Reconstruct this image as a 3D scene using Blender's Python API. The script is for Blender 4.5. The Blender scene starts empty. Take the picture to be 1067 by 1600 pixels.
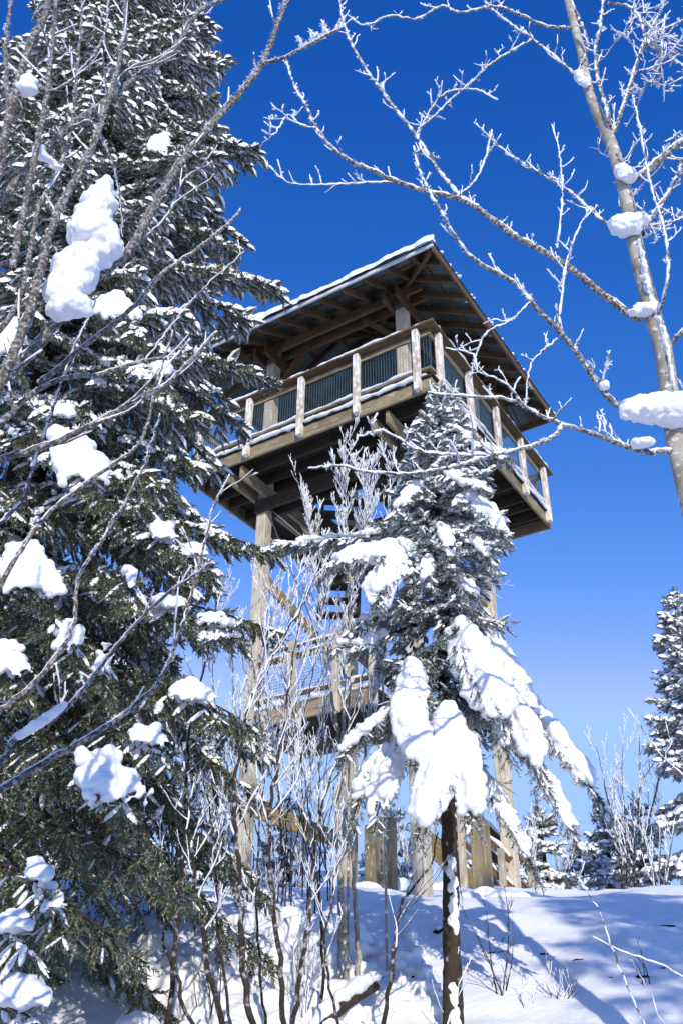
import bpy, bmesh, math
import numpy as np
from mathutils import Vector, Matrix

rng = np.random.default_rng(7)
scene = bpy.context.scene
col = scene.collection

# ------------------------------------------------------------------ camera
FPX, PITCH, ROLL = 1448.27, 0.5625, 0.0112        # focal length in photo pixels (1067 x 1600), radians
CAM = np.array([0.0, 0.0, 1.6])
_c, _s = math.cos(ROLL), math.sin(ROLL)
R0 = np.array([1.0, 0, 0]); FWD = np.array([0, math.cos(PITCH), math.sin(PITCH)])
U0 = np.array([0, -math.sin(PITCH), math.cos(PITCH)])
CR, CU = _c * R0 + _s * U0, -_s * R0 + _c * U0
cam_data = bpy.data.cameras.new('camera')
cam_data.sensor_fit = 'VERTICAL'; cam_data.sensor_height = 36.0
cam_data.lens = FPX / 1600 * 36.0
cam_data.clip_start = 0.05; cam_data.clip_end = 2000
cam = bpy.data.objects.new('camera', cam_data); col.objects.link(cam)
cam.matrix_world = Matrix(((CR[0], CU[0], -FWD[0], CAM[0]), (CR[1], CU[1], -FWD[1], CAM[1]),
                           (CR[2], CU[2], -FWD[2], CAM[2]), (0, 0, 0, 1)))
scene.camera = cam

# ------------------------------------------------------------------ sky, sun, exposure
SUN_EL = math.radians(25.0)
_az = np.array([0.14, -1.0]); _az /= np.hypot(*_az)
SUN = np.array([_az[0] * math.cos(SUN_EL), _az[1] * math.cos(SUN_EL), math.sin(SUN_EL)])
world = bpy.data.worlds.new('World'); scene.world = world; world.use_nodes = True
nt = world.node_tree; nt.nodes.clear()
sky = nt.nodes.new('ShaderNodeTexSky'); sky.sky_type = 'NISHITA'; sky.sun_disc = False
sky.sun_elevation = SUN_EL; sky.sun_rotation = math.atan2(SUN[0], SUN[1])
sky.altitude = 400; sky.air_density = 1.0; sky.dust_density = 0.0; sky.ozone_density = 3.0
bgn = nt.nodes.new('ShaderNodeBackground'); bgn.inputs['Strength'].default_value = 0.12
wo = nt.nodes.new('ShaderNodeOutputWorld')
sep = nt.nodes.new('ShaderNodeSeparateColor'); com = nt.nodes.new('ShaderNodeCombineColor')
nt.links.new(sky.outputs[0], sep.inputs[0])
for ch, pw, kk, mx in ((0, 3.2, 82.0, 0.34), (1, 1.58, 2.95, 0.55), (2, 1.0, 1.95, 1.0)):   # the camera's contrasty rendering of the blue, the same all over the sky
    sc0 = nt.nodes.new('ShaderNodeMath'); sc0.operation = 'MULTIPLY'; sc0.inputs[1].default_value = 0.12; nt.links.new(sep.outputs[ch], sc0.inputs[0])
    po = nt.nodes.new('ShaderNodeMath'); po.operation = 'POWER'; po.inputs[1].default_value = pw; nt.links.new(sc0.outputs[0], po.inputs[0])
    mu = nt.nodes.new('ShaderNodeMath'); mu.operation = 'MULTIPLY'; mu.inputs[1].default_value = kk / 0.12; nt.links.new(po.outputs[0], mu.inputs[0])
    mi = nt.nodes.new('ShaderNodeMath'); mi.operation = 'MINIMUM'; mi.inputs[1].default_value = mx / 0.12; nt.links.new(mu.outputs[0], mi.inputs[0])
    nt.links.new(mi.outputs[0], com.inputs[ch])
nt.links.new(com.outputs[0], bgn.inputs[0])
nt.links.new(bgn.outputs[0], wo.inputs[0])
sun_d = bpy.data.lights.new('sun', 'SUN'); sun_d.energy = 3.5; sun_d.angle = math.radians(0.5); sun_d.color = (1.0, 0.925, 0.81)
sun_o = bpy.data.objects.new('sun', sun_d); col.objects.link(sun_o)
sun_o.rotation_euler = Vector(SUN).to_track_quat('Z', 'Y').to_euler(); sun_o.location = (-4, -30, 25)
scene.view_settings.view_transform = 'Standard'; scene.view_settings.look = 'None'
scene.view_settings.exposure = 0.16; scene.view_settings.gamma = 1.0
scene.cycles.max_bounces = 6; scene.cycles.diffuse_bounces = 3; scene.cycles.glossy_bounces = 2
scene.cycles.transparent_max_bounces = 4

# ------------------------------------------------------------------ projection helpers
def U(px, py, y):
    """world point on the ray of photo pixel (px, py) at forward distance y"""
    u, v = px - 533.5, py - 800.0
    u, v = _c * u + _s * v, -_s * u + _c * v
    d = np.array([u, math.cos(PITCH) * FPX + math.sin(PITCH) * v, math.sin(PITCH) * FPX - math.cos(PITCH) * v])
    return CAM + d * (y / d[1])
def proj(P):
    d = np.atleast_2d(P) - CAM
    z = d @ FWD; z = np.where(np.abs(z) < 1e-6, 1e-6, z)
    return np.stack([533.5 + FPX * (d @ CR) / z, 800 - FPX * (d @ CU) / z, z], 1)
def inview(P, m=90):
    q = proj(P)
    return (q[:, 2] > 0.2) & (q[:, 0] > -m) & (q[:, 0] < 1067 + m) & (q[:, 1] > -m) & (q[:, 1] < 1600 + m)

# ------------------------------------------------------------------ noise
def _hash(ix, iy, iz, seed):
    n = (ix * 374761393 + iy * 668265263 + iz * 2147483647 + seed * 974711) & 0xffffffff
    n = ((n ^ (n >> 13)) * 1274126177) & 0xffffffff
    return ((n ^ (n >> 16)) & 0xffff) / 65535.0
def vnoise(x, y, z=None, seed=0):
    x = np.asarray(x, float); y = np.asarray(y, float); z = np.zeros_like(x) if z is None else np.asarray(z, float)
    ix, iy, iz = [np.floor(a).astype(np.int64) for a in (x, y, z)]
    fx, fy, fz = x - ix, y - iy, z - iz
    fx, fy, fz = [a * a * (3 - 2 * a) for a in (fx, fy, fz)]
    r = 0
    for dx in (0, 1):
        for dy in (0, 1):
            for dz in (0, 1):
                w = (fx if dx else 1 - fx) * (fy if dy else 1 - fy) * (fz if dz else 1 - fz)
                r = r + w * _hash(ix + dx, iy + dy, iz + dz, seed)
    return r * 2 - 1
def fbm(x, y, z=None, o=4, seed=0):
    s, a = 0, 1.0
    for k in range(o):
        s = s + a * vnoise(x * 2 ** k, y * 2 ** k, None if z is None else z * 2 ** k, seed + k); a *= 0.5
    return s

# ------------------------------------------------------------------ materials
def mat(name, color, rough=0.7, spec=0.3):
    m = bpy.data.materials.new(name); m.use_nodes = True
    b = m.node_tree.nodes['Principled BSDF']
    b.inputs['Base Color'].default_value = (*color, 1); b.inputs['Roughness'].default_value = rough
    b.inputs['Specular IOR Level'].default_value = spec
    return m, m.node_tree, b
def ramp(t, fac, stops):
    r = t.nodes.new('ShaderNodeValToRGB'); e = r.color_ramp.elements
    e[0].position, e[0].color = stops[0][0], (*stops[0][1], 1)
    e[1].position, e[1].color = stops[-1][0], (*stops[-1][1], 1)
    for p, c in stops[1:-1]:
        k = e.new(p); k.color = (*c, 1)
    t.links.new(fac, r.inputs[0]); return r.outputs[0]
def noise(t, scale, detail=3, rough=0.55, vec=None, src='Object', dist=0.0):
    n = t.nodes.new('ShaderNodeTexNoise'); n.inputs['Scale'].default_value = scale
    n.inputs['Detail'].default_value = detail; n.inputs['Roughness'].default_value = rough
    n.inputs['Distortion'].default_value = dist
    tc = t.nodes.new('ShaderNodeTexCoord')
    o = tc.outputs[src]
    if vec is not None:
        mp = t.nodes.new('ShaderNodeMapping'); mp.inputs['Scale'].default_value = vec
        t.links.new(o, mp.inputs[0]); o = mp.outputs[0]
    t.links.new(o, n.inputs['Vector']); return n.outputs[0]
def mixc(t, fac, a, b):
    m = t.nodes.new('ShaderNodeMix'); m.data_type = 'RGBA'
    for s, v in ((0, fac), (6, a), (7, b)):
        if hasattr(v, 'links'): t.links.new(v, m.inputs[s])
        elif s == 0: m.inputs[0].default_value = v
        else: m.inputs[s].default_value = (*v, 1)
    return m.outputs[2]
def bump(t, b, h, strength, dist):
    n = t.nodes.new('ShaderNodeBump'); n.inputs['Strength'].default_value = strength; n.inputs['Distance'].default_value = dist
    t.links.new(h, n.inputs['Height']); t.links.new(n.outputs[0], b.inputs['Normal'])

def snow_mat(name, fine=60, strength=0.35, dist=0.01, color=(0.88, 0.89, 0.91)):
    m, t, b = mat(name, color, 0.55, 0.35)
    h = noise(t, fine, 4, 0.6)
    bump(t, b, h, strength, dist)
    return m
M_SNOW = snow_mat('snow_packed', 38, 0.45, 0.014, (0.83, 0.84, 0.86))
M_GSNOW = snow_mat('snow_ground', 18, 0.35, 0.03)
M_CAP = snow_mat('snow_dusting', 90, 0.3, 0.004, (0.86, 0.87, 0.88))
M_FROST, t, b = mat('hoar_frost', (0.86, 0.88, 0.91), 0.5, 0.4)

def needle_mat(name, c1, c2, c3, rime, lim=(0.52, 0.72)):
    m, t, b = mat(name, c1, 0.55, 0.35)
    n1 = noise(t, 3.0, 2)
    base = ramp(t, n1, [(0.35, c1), (0.5, c2), (0.68, c3)])
    n2 = noise(t, 55, 2)
    f = ramp(t, n2, [(lim[0], (0, 0, 0)), (lim[1], (rime,) * 3)])
    t.links.new(mixc(t, f, base, (0.58, 0.61, 0.60)), b.inputs['Base Color'])
    return m
M_NEEDLE = needle_mat('spruce_needles', (0.05, 0.064, 0.02), (0.09, 0.102, 0.032), (0.14, 0.138, 0.046), 0.75, (0.48, 0.7))
M_NEEDLE2 = needle_mat('rimed_needles', (0.05, 0.068, 0.045), (0.085, 0.10, 0.065), (0.12, 0.13, 0.085), 0.95, (0.40, 0.62))
M_NEEDLE3 = needle_mat('far_needles', (0.03, 0.046, 0.03), (0.05, 0.066, 0.042), (0.07, 0.082, 0.05), 0.85, (0.45, 0.65))

def bark_mat(name, dark, light, rime, rs=30, rl=(0.55, 0.75)):
    m, t, b = mat(name, dark, 0.85, 0.2)
    n1 = noise(t, 28, 5, 0.65)
    base = ramp(t, n1, [(0.3, dark), (0.7, light)])
    n2 = noise(t, rs, 3)
    f = ramp(t, n2, [(rl[0], (0, 0, 0)), (rl[1], (rime,) * 3)])
    t.links.new(mixc(t, f, base, (0.8, 0.82, 0.85)), b.inputs['Base Color'])
    bump(t, b, n1, 0.6, 0.01)
    return m
M_BARK = bark_mat('spruce_bark', (0.028, 0.02, 0.014), (0.075, 0.055, 0.04), 0.5, 9, (0.6, 0.66))
M_STEM = bark_mat('sapling_bark', (0.018, 0.014, 0.011), (0.06, 0.046, 0.034), 0.6, 26, (0.54, 0.72))
M_TWIG = bark_mat('rimed_twig_bark', (0.07, 0.055, 0.045), (0.16, 0.135, 0.11), 0.7, 50, (0.45, 0.7))
M_LIMB = bark_mat('foreground_limb_bark', (0.055, 0.043, 0.034), (0.14, 0.115, 0.095), 0.55, 90, (0.46, 0.7))
def birch_mat():
    m, t, b = mat('pale_birch_bark', (0.4, 0.37, 0.3), 0.7, 0.25)
    n0 = noise(t, 5, 3)
    base = ramp(t, n0, [(0.3, (0.22, 0.20, 0.155)), (0.55, (0.37, 0.345, 0.28)), (0.75, (0.52, 0.50, 0.44))])
    n1 = noise(t, 7, 3, 0.6, (2.2, 2.2, 11))
    lent = ramp(t, n1, [(0.60, (0, 0, 0)), (0.68, (0.85,) * 3)])
    c = mixc(t, lent, base, (0.055, 0.04, 0.03))
    n2 = noise(t, 24, 4)
    f = ramp(t, n2, [(0.56, (0, 0, 0)), (0.68, (0.8,) * 3)])
    t.links.new(mixc(t, f, c, (0.84, 0.85, 0.86)), b.inputs['Base Color'])
    bump(t, b, n2, 0.5, 0.006)
    return m
M_BIRCH = birch_mat()

def wood_mat(name, c1, c2, c3, rime=0.0, rl=(0.55, 0.7), green=0.0):
    m, t, b = mat(name, c2, 0.75, 0.2)
    n1 = noise(t, 6, 4, 0.6, (0.5, 9, 9), dist=0.6)
    oi = t.nodes.new('ShaderNodeObjectInfo')
    base = ramp(t, n1, [(0.28, c1), (0.5, c2), (0.72, c3)])
    v = t.nodes.new('ShaderNodeMapRange'); v.inputs[3].default_value = 0.78; v.inputs[4].default_value = 1.18
    t.links.new(oi.outputs['Random'], v.inputs[0])
    ns = noise(t, 1.6, 4, 0.7, (0.6, 1.5, 1.5), 'Object', 1.0)
    stn = t.nodes.new('ShaderNodeMapRange'); stn.inputs[1].default_value = 0.35; stn.inputs[2].default_value = 0.62; stn.inputs[3].default_value = 0.62; stn.inputs[4].default_value = 1.05
    t.links.new(ns, stn.inputs[0]); vm = t.nodes.new('ShaderNodeMath'); vm.operation = 'MULTIPLY'; t.links.new(v.outputs[0], vm.inputs[0]); t.links.new(stn.outputs[0], vm.inputs[1])
    hs = t.nodes.new('ShaderNodeHueSaturation'); t.links.new(vm.outputs[0], hs.inputs['Value']); hs.inputs['Saturation'].default_value = 1.05; t.links.new(base, hs.inputs['Color'])
    c = hs.outputs[0]
    kn = t.nodes.new('ShaderNodeTexVoronoi'); kn.inputs['Scale'].default_value = 3.0
    tc = t.nodes.new('ShaderNodeTexCoord'); mp = t.nodes.new('ShaderNodeMapping'); mp.inputs['Scale'].default_value = (1, 3.5, 3.5)
    t.links.new(tc.outputs['Object'], mp.inputs[0]); t.links.new(mp.outputs[0], kn.inputs['Vector'])
    kf = ramp(t, kn.outputs['Distance'], [(0.05, (0.75,) * 3), (0.12, (0, 0, 0))])
    c = mixc(t, kf, c, tuple(k * 0.45 for k in c1))
    if rime:
        n2 = noise(t, 7, 5, 0.65, (0.7, 2.4, 2.4))
        f = ramp(t, n2, [(rl[0], (0, 0, 0)), (rl[1], (rime,) * 3)])
        c = mixc(t, f, c, (0.82, 0.83, 0.85))
    t.links.new(c, b.inputs['Base Color'])
    bump(t, b, n1, 0.35, 0.006)
    return m
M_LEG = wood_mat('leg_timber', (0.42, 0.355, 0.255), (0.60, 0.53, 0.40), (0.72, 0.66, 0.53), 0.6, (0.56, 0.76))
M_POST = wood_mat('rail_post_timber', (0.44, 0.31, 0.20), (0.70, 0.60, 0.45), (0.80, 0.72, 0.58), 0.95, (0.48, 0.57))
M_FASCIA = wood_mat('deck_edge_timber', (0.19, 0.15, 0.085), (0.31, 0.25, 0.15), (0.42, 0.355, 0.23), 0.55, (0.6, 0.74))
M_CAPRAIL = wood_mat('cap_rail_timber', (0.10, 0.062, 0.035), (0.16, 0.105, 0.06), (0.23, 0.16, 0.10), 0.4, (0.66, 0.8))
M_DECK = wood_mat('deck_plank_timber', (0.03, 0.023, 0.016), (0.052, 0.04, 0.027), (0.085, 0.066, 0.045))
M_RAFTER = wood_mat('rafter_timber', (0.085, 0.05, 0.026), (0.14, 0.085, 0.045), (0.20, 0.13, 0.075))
M_TIE = wood_mat('tie_timber', (0.20, 0.145, 0.06), (0.31, 0.235, 0.115), (0.40, 0.32, 0.18), 0.4, (0.6, 0.78))
M_ROOFBLUE, t, b = mat('blue_roof_paint', (0.03, 0.16, 0.34), 0.35, 0.5)
M_ROOFUNDER, t, b = mat('roof_sheet_underside', (0.10, 0.14, 0.13), 0.45, 0.5)
M_STEEL, t, b = mat('galvanised_steel', (0.28, 0.29, 0.31), 0.5, 0.5); b.inputs['Metallic'].default_value = 0.5
M_WIRE, t, b = mat('green_coated_wire', (0.06, 0.17, 0.23), 0.45, 0.5)
M_WHITEM, t, b = mat('pale_metal_flashing', (0.62, 0.63, 0.64), 0.4, 0.5)
M_HOLE, t, b = mat('dark_hole_soil', (0.03, 0.022, 0.016), 0.95, 0.1)  # near-black earth that also carries the shade of the snow holes
M_ICE, t, b = mat('ice', (0.8, 0.88, 0.95), 0.1, 0.5); b.inputs['Transmission Weight'].default_value = 0.7; b.inputs['IOR'].default_value = 1.31

# ------------------------------------------------------------------ mesh building
def link(name, me, parent=None):
    o = bpy.data.objects.new(name, me); col.objects.link(o)
    if parent is not None: o.parent = parent
    return o
def empty(name, loc, label, cat, group=None, rz=0.0):
    o = bpy.data.objects.new(name, None); col.objects.link(o)
    o.location = loc; o.rotation_euler[2] = rz; o.empty_display_size = 0.3
    return tag(o, label, cat, group)
def tag(o, label=None, cat=None, group=None, kind=None):
    if label: o['label'] = label
    if cat: o['category'] = cat
    if group: o['group'] = group
    if kind: o['kind'] = kind
    return o
class MB:
    """collects vertices and quads / triangles of one mesh"""
    def __init__(s): s.v, s.q, s.t, s.n = [], [], [], 0
    def add(s, v, q=None, t=None):
        v = np.asarray(v, np.float32).reshape(-1, 3)
        if q is not None and len(q): s.q.append(np.asarray(q, np.int64).reshape(-1, 4) + s.n)
        if t is not None and len(t): s.t.append(np.asarray(t, np.int64).reshape(-1, 3) + s.n)
        s.v.append(v); s.n += len(v)
    def mesh(s, name, m, smooth=True, origin=None):
        v = np.concatenate(s.v) if s.v else np.zeros((0, 3), np.float32)
        if origin is not None: v = v - np.asarray(origin, np.float32)
        q = np.concatenate(s.q) if s.q else np.zeros((0, 4), np.int64)
        t = np.concatenate(s.t) if s.t else np.zeros((0, 3), np.int64)
        me = bpy.data.meshes.new(name)
        me.vertices.add(len(v)); me.vertices.foreach_set('co', v.astype(np.float32).ravel())
        nl = len(q) * 4 + len(t) * 3
        me.loops.add(nl); me.loops.foreach_set('vertex_index', np.concatenate([q.ravel(), t.ravel()]).astype(np.int32))
        me.polygons.add(len(q) + len(t))
        ls = np.concatenate([np.arange(len(q)) * 4, len(q) * 4 + np.arange(len(t)) * 3]).astype(np.int32)
        me.polygons.foreach_set('loop_start', ls)
        me.polygons.foreach_set('use_smooth', np.full(len(q) + len(t), smooth, bool))
        me.update(calc_edges=True); me.validate()
        me.materials.append(m)
        return me
    def build(s, name, m, parent=None, smooth=True, origin=None):
        return link(name, s.mesh(name, m, smooth, origin), parent)

def norm(a):
    a = np.asarray(a, float)
    return a / np.maximum(np.sqrt((a * a).sum(-1, keepdims=True)), 1e-9)
def cross(a, b):
    a = np.asarray(a, float); b = np.asarray(b, float)
    return np.stack([a[..., 1] * b[..., 2] - a[..., 2] * b[..., 1], a[..., 2] * b[..., 0] - a[..., 0] * b[..., 2], a[..., 0] * b[..., 1] - a[..., 1] * b[..., 0]], -1)
def grad(p):
    g = np.empty_like(p); g[1:-1] = p[2:] - p[:-2]; g[0] = p[1] - p[0]; g[-1] = p[-1] - p[-2]; return g
def tube(mb, pts, rad, k=6, cap=True):
    pts = np.asarray(pts, float); n = len(pts); rad = np.broadcast_to(np.asarray(rad, float), (n,))
    tg = norm(grad(pts))
    ref = np.array([[0.0, 0, 1]]) if np.abs(tg[:, 2]).mean() < 0.8 else np.array([[1.0, 0, 0]])
    a = norm(cross(tg, ref)); bb = cross(tg, a)
    ang = np.arange(k) * 2 * math.pi / k
    v = pts[:, None] + rad[:, None, None] * (a[:, None] * np.cos(ang)[None, :, None] + bb[:, None] * np.sin(ang)[None, :, None])
    i = np.arange(n - 1)[:, None] * k; j = np.arange(k)[None]; j2 = (j + 1) % k
    q = np.stack([i + j, i + j2, i + k + j2, i + k + j], -1).reshape(-1, 4)
    v = v.reshape(-1, 3); t = None
    if cap:
        v = np.concatenate([v, pts[-1:] + tg[-1:] * rad[-1] * 0.8]); e = (n - 1) * k
        t = np.stack([e + np.arange(k), e + (np.arange(k) + 1) % k, np.full(k, n * k)], -1)
    mb.add(v, q, t)
def spline(pts, n=None, step=None):
    """Catmull-Rom through pts, resampled"""
    p = np.asarray(pts, float)
    if len(p) < 3: 
        m = n or max(2, int(np.linalg.norm(p[-1] - p[0]) / step) + 1)
        return p[0] + (p[-1] - p[0]) * np.linspace(0, 1, m)[:, None]
    P = np.concatenate([[2 * p[0] - p[1]], p, [2 * p[-1] - p[-2]]])
    out = []
    for i in range(1, len(P) - 2):
        t = np.linspace(0, 1, 8, endpoint=False)[:, None]
        a, b_, c, d = P[i - 1], P[i], P[i + 1], P[i + 2]
        out.append(0.5 * (2 * b_ + (c - a) * t + (2 * a - 5 * b_ + 4 * c - d) * t ** 2 + (3 * b_ - a - 3 * c + d) * t ** 3))
    o = np.concatenate(out + [p[-1:]])
    s = np.concatenate([[0], np.cumsum(np.linalg.norm(np.diff(o, axis=0), axis=1))])
    m = n or max(3, int(s[-1] / step) + 1)
    u = np.linspace(0, s[-1], m)
    return np.stack([np.interp(u, s, o[:, k]) for k in range(3)], 1)

def spikes(mb, pts, rad, per_m, ln, bias=(0, 0, 0.35), wide=0.30, r=rng):
    """hoar-frost needles standing on a twig, one slim blade each"""
    pts = np.asarray(pts, float); rad = np.broadcast_to(np.asarray(rad, float), (len(pts),))
    L = np.sqrt(((pts[1:] - pts[:-1]) ** 2).sum(1)).sum(); n = int(L * per_m)
    if n < 1: return
    c, tg = lerp_path(pts, r.uniform(0, 1, n)); rr = np.interp(r.uniform(0, 1, n), np.linspace(0, 1, len(pts)), rad)
    pn = np.clip(0.55 + 0.9 * vnoise(c[:, 0] * 14, c[:, 1] * 14, c[:, 2] * 14, 77), 0.12, 1.3)      # rime comes in patches
    d = norm(r.normal(size=(n, 3))) + np.array(bias); d = norm(d - tg * (d * tg).sum(1, keepdims=True) * 0.7)
    a = norm(cross(d, r.normal(size=(n, 3))))
    h = ln * r.uniform(0.4, 1.4, n) * pn; w = (h * wide)[:, None]
    o = c + d * (rr * 0.6)[:, None]
    v = np.stack([o + a * w, o - a * w, o + d * (h + rr * 0.4)[:, None]], 1)
    mb.add(v.reshape(-1, 3), None, np.arange(n * 3).reshape(-1, 3))
def lerp_path(path, u):
    """points and unit tangents at fractions u of a polyline (evenly sampled)"""
    n = len(path); g = np.clip(np.asarray(u) * (n - 1), 0, n - 1.001); i = g.astype(int); f = (g - i)[:, None]
    tg = norm(grad(path))
    return path[i] * (1 - f) + path[i + 1] * f, norm(tg[i] * (1 - f) + tg[i + 1] * f)

def blob_mesh(name, spheres, voxel, m, disp=0.0, dscale=0.1, smooth=4, origin=(0, 0, 0), squash=1.0):
    """union of ellipsoids turned into one smooth lumpy skin"""
    bm = bmesh.new(); bmesh.ops.create_icosphere(bm, subdivisions=2, radius=1.0)
    sv = np.array([v.co[:] for v in bm.verts]); st = np.array([[v.index for v in f.verts] for f in bm.faces]); bm.free()
    mb = MB()
    for c, r in spheres:
        r = np.asarray(r, float) * np.ones(3)
        mb.add(np.asarray(c) + sv * r, None, st)
    me = mb.mesh(name + '_src', m, True, origin)
    o = link(name + '_src', me)
    md = o.modifiers.new('r', 'REMESH'); md.mode = 'VOXEL'; md.voxel_size = voxel; md.use_smooth_shade = True
    sm = o.modifiers.new('s', 'SMOOTH'); sm.iterations = smooth; sm.factor = 0.5
    dg = bpy.context.evaluated_depsgraph_get(); ev = o.evaluated_get(dg)
    out = bpy.data.meshes.new_from_object(ev); out.name = name
    bpy.data.objects.remove(o); bpy.data.meshes.remove(me)
    if disp:
        n = len(out.vertices); co = np.empty(n * 3, np.float32); out.vertices.foreach_get('co', co); co = co.reshape(-1, 3)
        no = np.empty(n * 3, np.float32); out.vertex_normals.foreach_get('vector', no); no = no.reshape(-1, 3)
        d = fbm(co[:, 0] / dscale, co[:, 1] / dscale, co[:, 2] / dscale, 3, 5)
        co += no * (d * disp)[:, None]; out.vertices.foreach_set('co', co.ravel()); out.update()
    out.polygons.foreach_set('use_smooth', np.ones(len(out.polygons), bool))
    if not out.materials: out.materials.append(m)
    return out

_box_cache = {}
def beam(name, p0, p1, w, h, m, parent, up=(0, 0, 1), bev=0.006):
    """squared timber from p0 to p1 (parent space): its length is the mesh's own x axis"""
    p0, p1 = Vector(p0), Vector(p1); L = (p1 - p0).length
    key = (round(L, 3), round(w, 4), round(h, 4), m.name, bev)
    me = _box_cache.get(key)
    if me is None:
        bm = bmesh.new(); bmesh.ops.create_cube(bm, size=1.0)
        for v in bm.verts: v.co = Vector((v.co.x * L, v.co.y * w, v.co.z * h))
        if bev: bmesh.ops.bevel(bm, geom=bm.edges[:], offset=min(bev, w * 0.2, h * 0.2), segments=1, affect='EDGES')
        me = bpy.data.meshes.new(name); bm.to_mesh(me); bm.free(); me.materials.append(m); _box_cache[key] = me
    o = link(name, me, parent)
    x = (p1 - p0).normalized(); z = Vector(up); z = (z - x * z.dot(x)).normalized(); y = z.cross(x)
    mid = (p0 + p1) / 2
    o.matrix_local = Matrix(((x.x, y.x, z.x, mid.x), (x.y, y.y, z.y, mid.y), (x.z, y.z, z.z, mid.z), (0, 0, 0, 1)))
    return o

# ------------------------------------------------------------------ the ground: a snowy slope up to the tower
_gy = np.array([-300, -20, -4, 0, 3, 5, 6.4, 7.4, 8.4, 9.3, 10.2, 11.4, 13, 15, 20, 60, 600.0])
_gz = np.array([-9, -3.4, -2.0, -1.6, -0.85, -0.15, 0.32, 0.78, 1.26, 1.58, 1.80, 2.02, 2.27, 2.42, 2.5, 2.5, 2.5])
def ground_h(x, y, fine=True):
    x = np.asarray(x, float); y = np.asarray(y, float)
    z = np.interp(y, _gy, _gz)
    for d in (0.35, -0.35, 0.7, -0.7): z = z + np.interp(y + d, _gy, _gz)
    z = z / 5
    near = np.clip(1 - np.maximum(np.abs(y - 9) - 7, 0) / 8, 0, 1)
    face = np.exp(-((y - 8) / 2.2) ** 2)
    z = z + near * (0.10 * fbm(x * 0.45, y * 0.45, None, 3, 11))
    left = np.clip((0.6 - x) / 1.6, 0, 1)
    lump = 1 - np.abs(fbm(x * 1.3 + 3, y * 1.3, None, 3, 21))
    z = z + face * near * (0.03 + 0.17 * left) * (lump - 0.6)
    mid = np.exp(-((x - 0.35) / 0.75) ** 2) * np.exp(-((y - 7.6) / 1.1) ** 2)
    if fine:
        c = 1 - np.abs(vnoise(x * 5.5, y * 5.5 + 2, None, 31))
        z = z + (mid * 0.9 + 0.25 * left * face) * near * 0.07 * (c - 0.5)
        z = z + near * (0.016 * fbm(x * 4, y * 4, None, 3, 41) + 0.03 * np.abs(fbm(x * 1.7 + 9, y * 1.7, None, 2, 43)))
    return z + 1.6
def axis(lo, hi, step, ext):
    a = np.arange(lo, hi + 1e-6, step)
    g = [step]; 
    while sum(g) < ext: g.append(g[-1] * 1.35)
    g = np.cumsum(g)
    return np.concatenate([(lo - g)[::-1], a, hi + g])
gx, gyv = axis(-4.6, 6.0, 0.055, 320), axis(5.4, 15.5, 0.055, 320)
X, Y = np.meshgrid(gx, gyv, indexing='ij')
mb = MB(); ny = len(gyv)
i = np.arange(len(gx) - 1)[:, None] * ny; j = np.arange(ny - 1)[None]
mb.add(np.stack([X, Y, ground_h(X, Y)], -1).reshape(-1, 3), np.stack([i + j, i + ny + j, i + ny + j + 1, i + j + 1], -1).reshape(-1, 4))
gnd = mb.build('ground', M_GSNOW); gnd['kind'] = 'structure'; gnd['label'] = 'snow covered slope rising to the tower'
def gz(x, y): return float(ground_h(np.array([x]), np.array([y]))[0])

# ------------------------------------------------------------------ the observation tower
TX, TY, TYAW, TZ = 0.6253, 14.09, -0.5721, 2.2 + 1.6
tower = empty('observation_tower', (TX, TY, TZ), 'tall wooden observation tower with railed deck and blue hipped roof', 'tower', None, TYAW)
_ct, _st = math.cos(TYAW), math.sin(TYAW)
def to_local(p):
    d = np.asarray(p, float) - np.array([TX, TY, TZ])
    return np.array([d[0] * _ct + d[1] * _st, -d[0] * _st + d[1] * _ct, d[2]])
def TL(px, py, y): return to_local(U(px, py, y))
Zr = lambda z: z - 2.2                       # height above the eye -> tower space
A, LEG, EA = 2.5175, 1.417, 2.6365
ZC = Zr(10.297); ZE = Zr(11.62)
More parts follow.
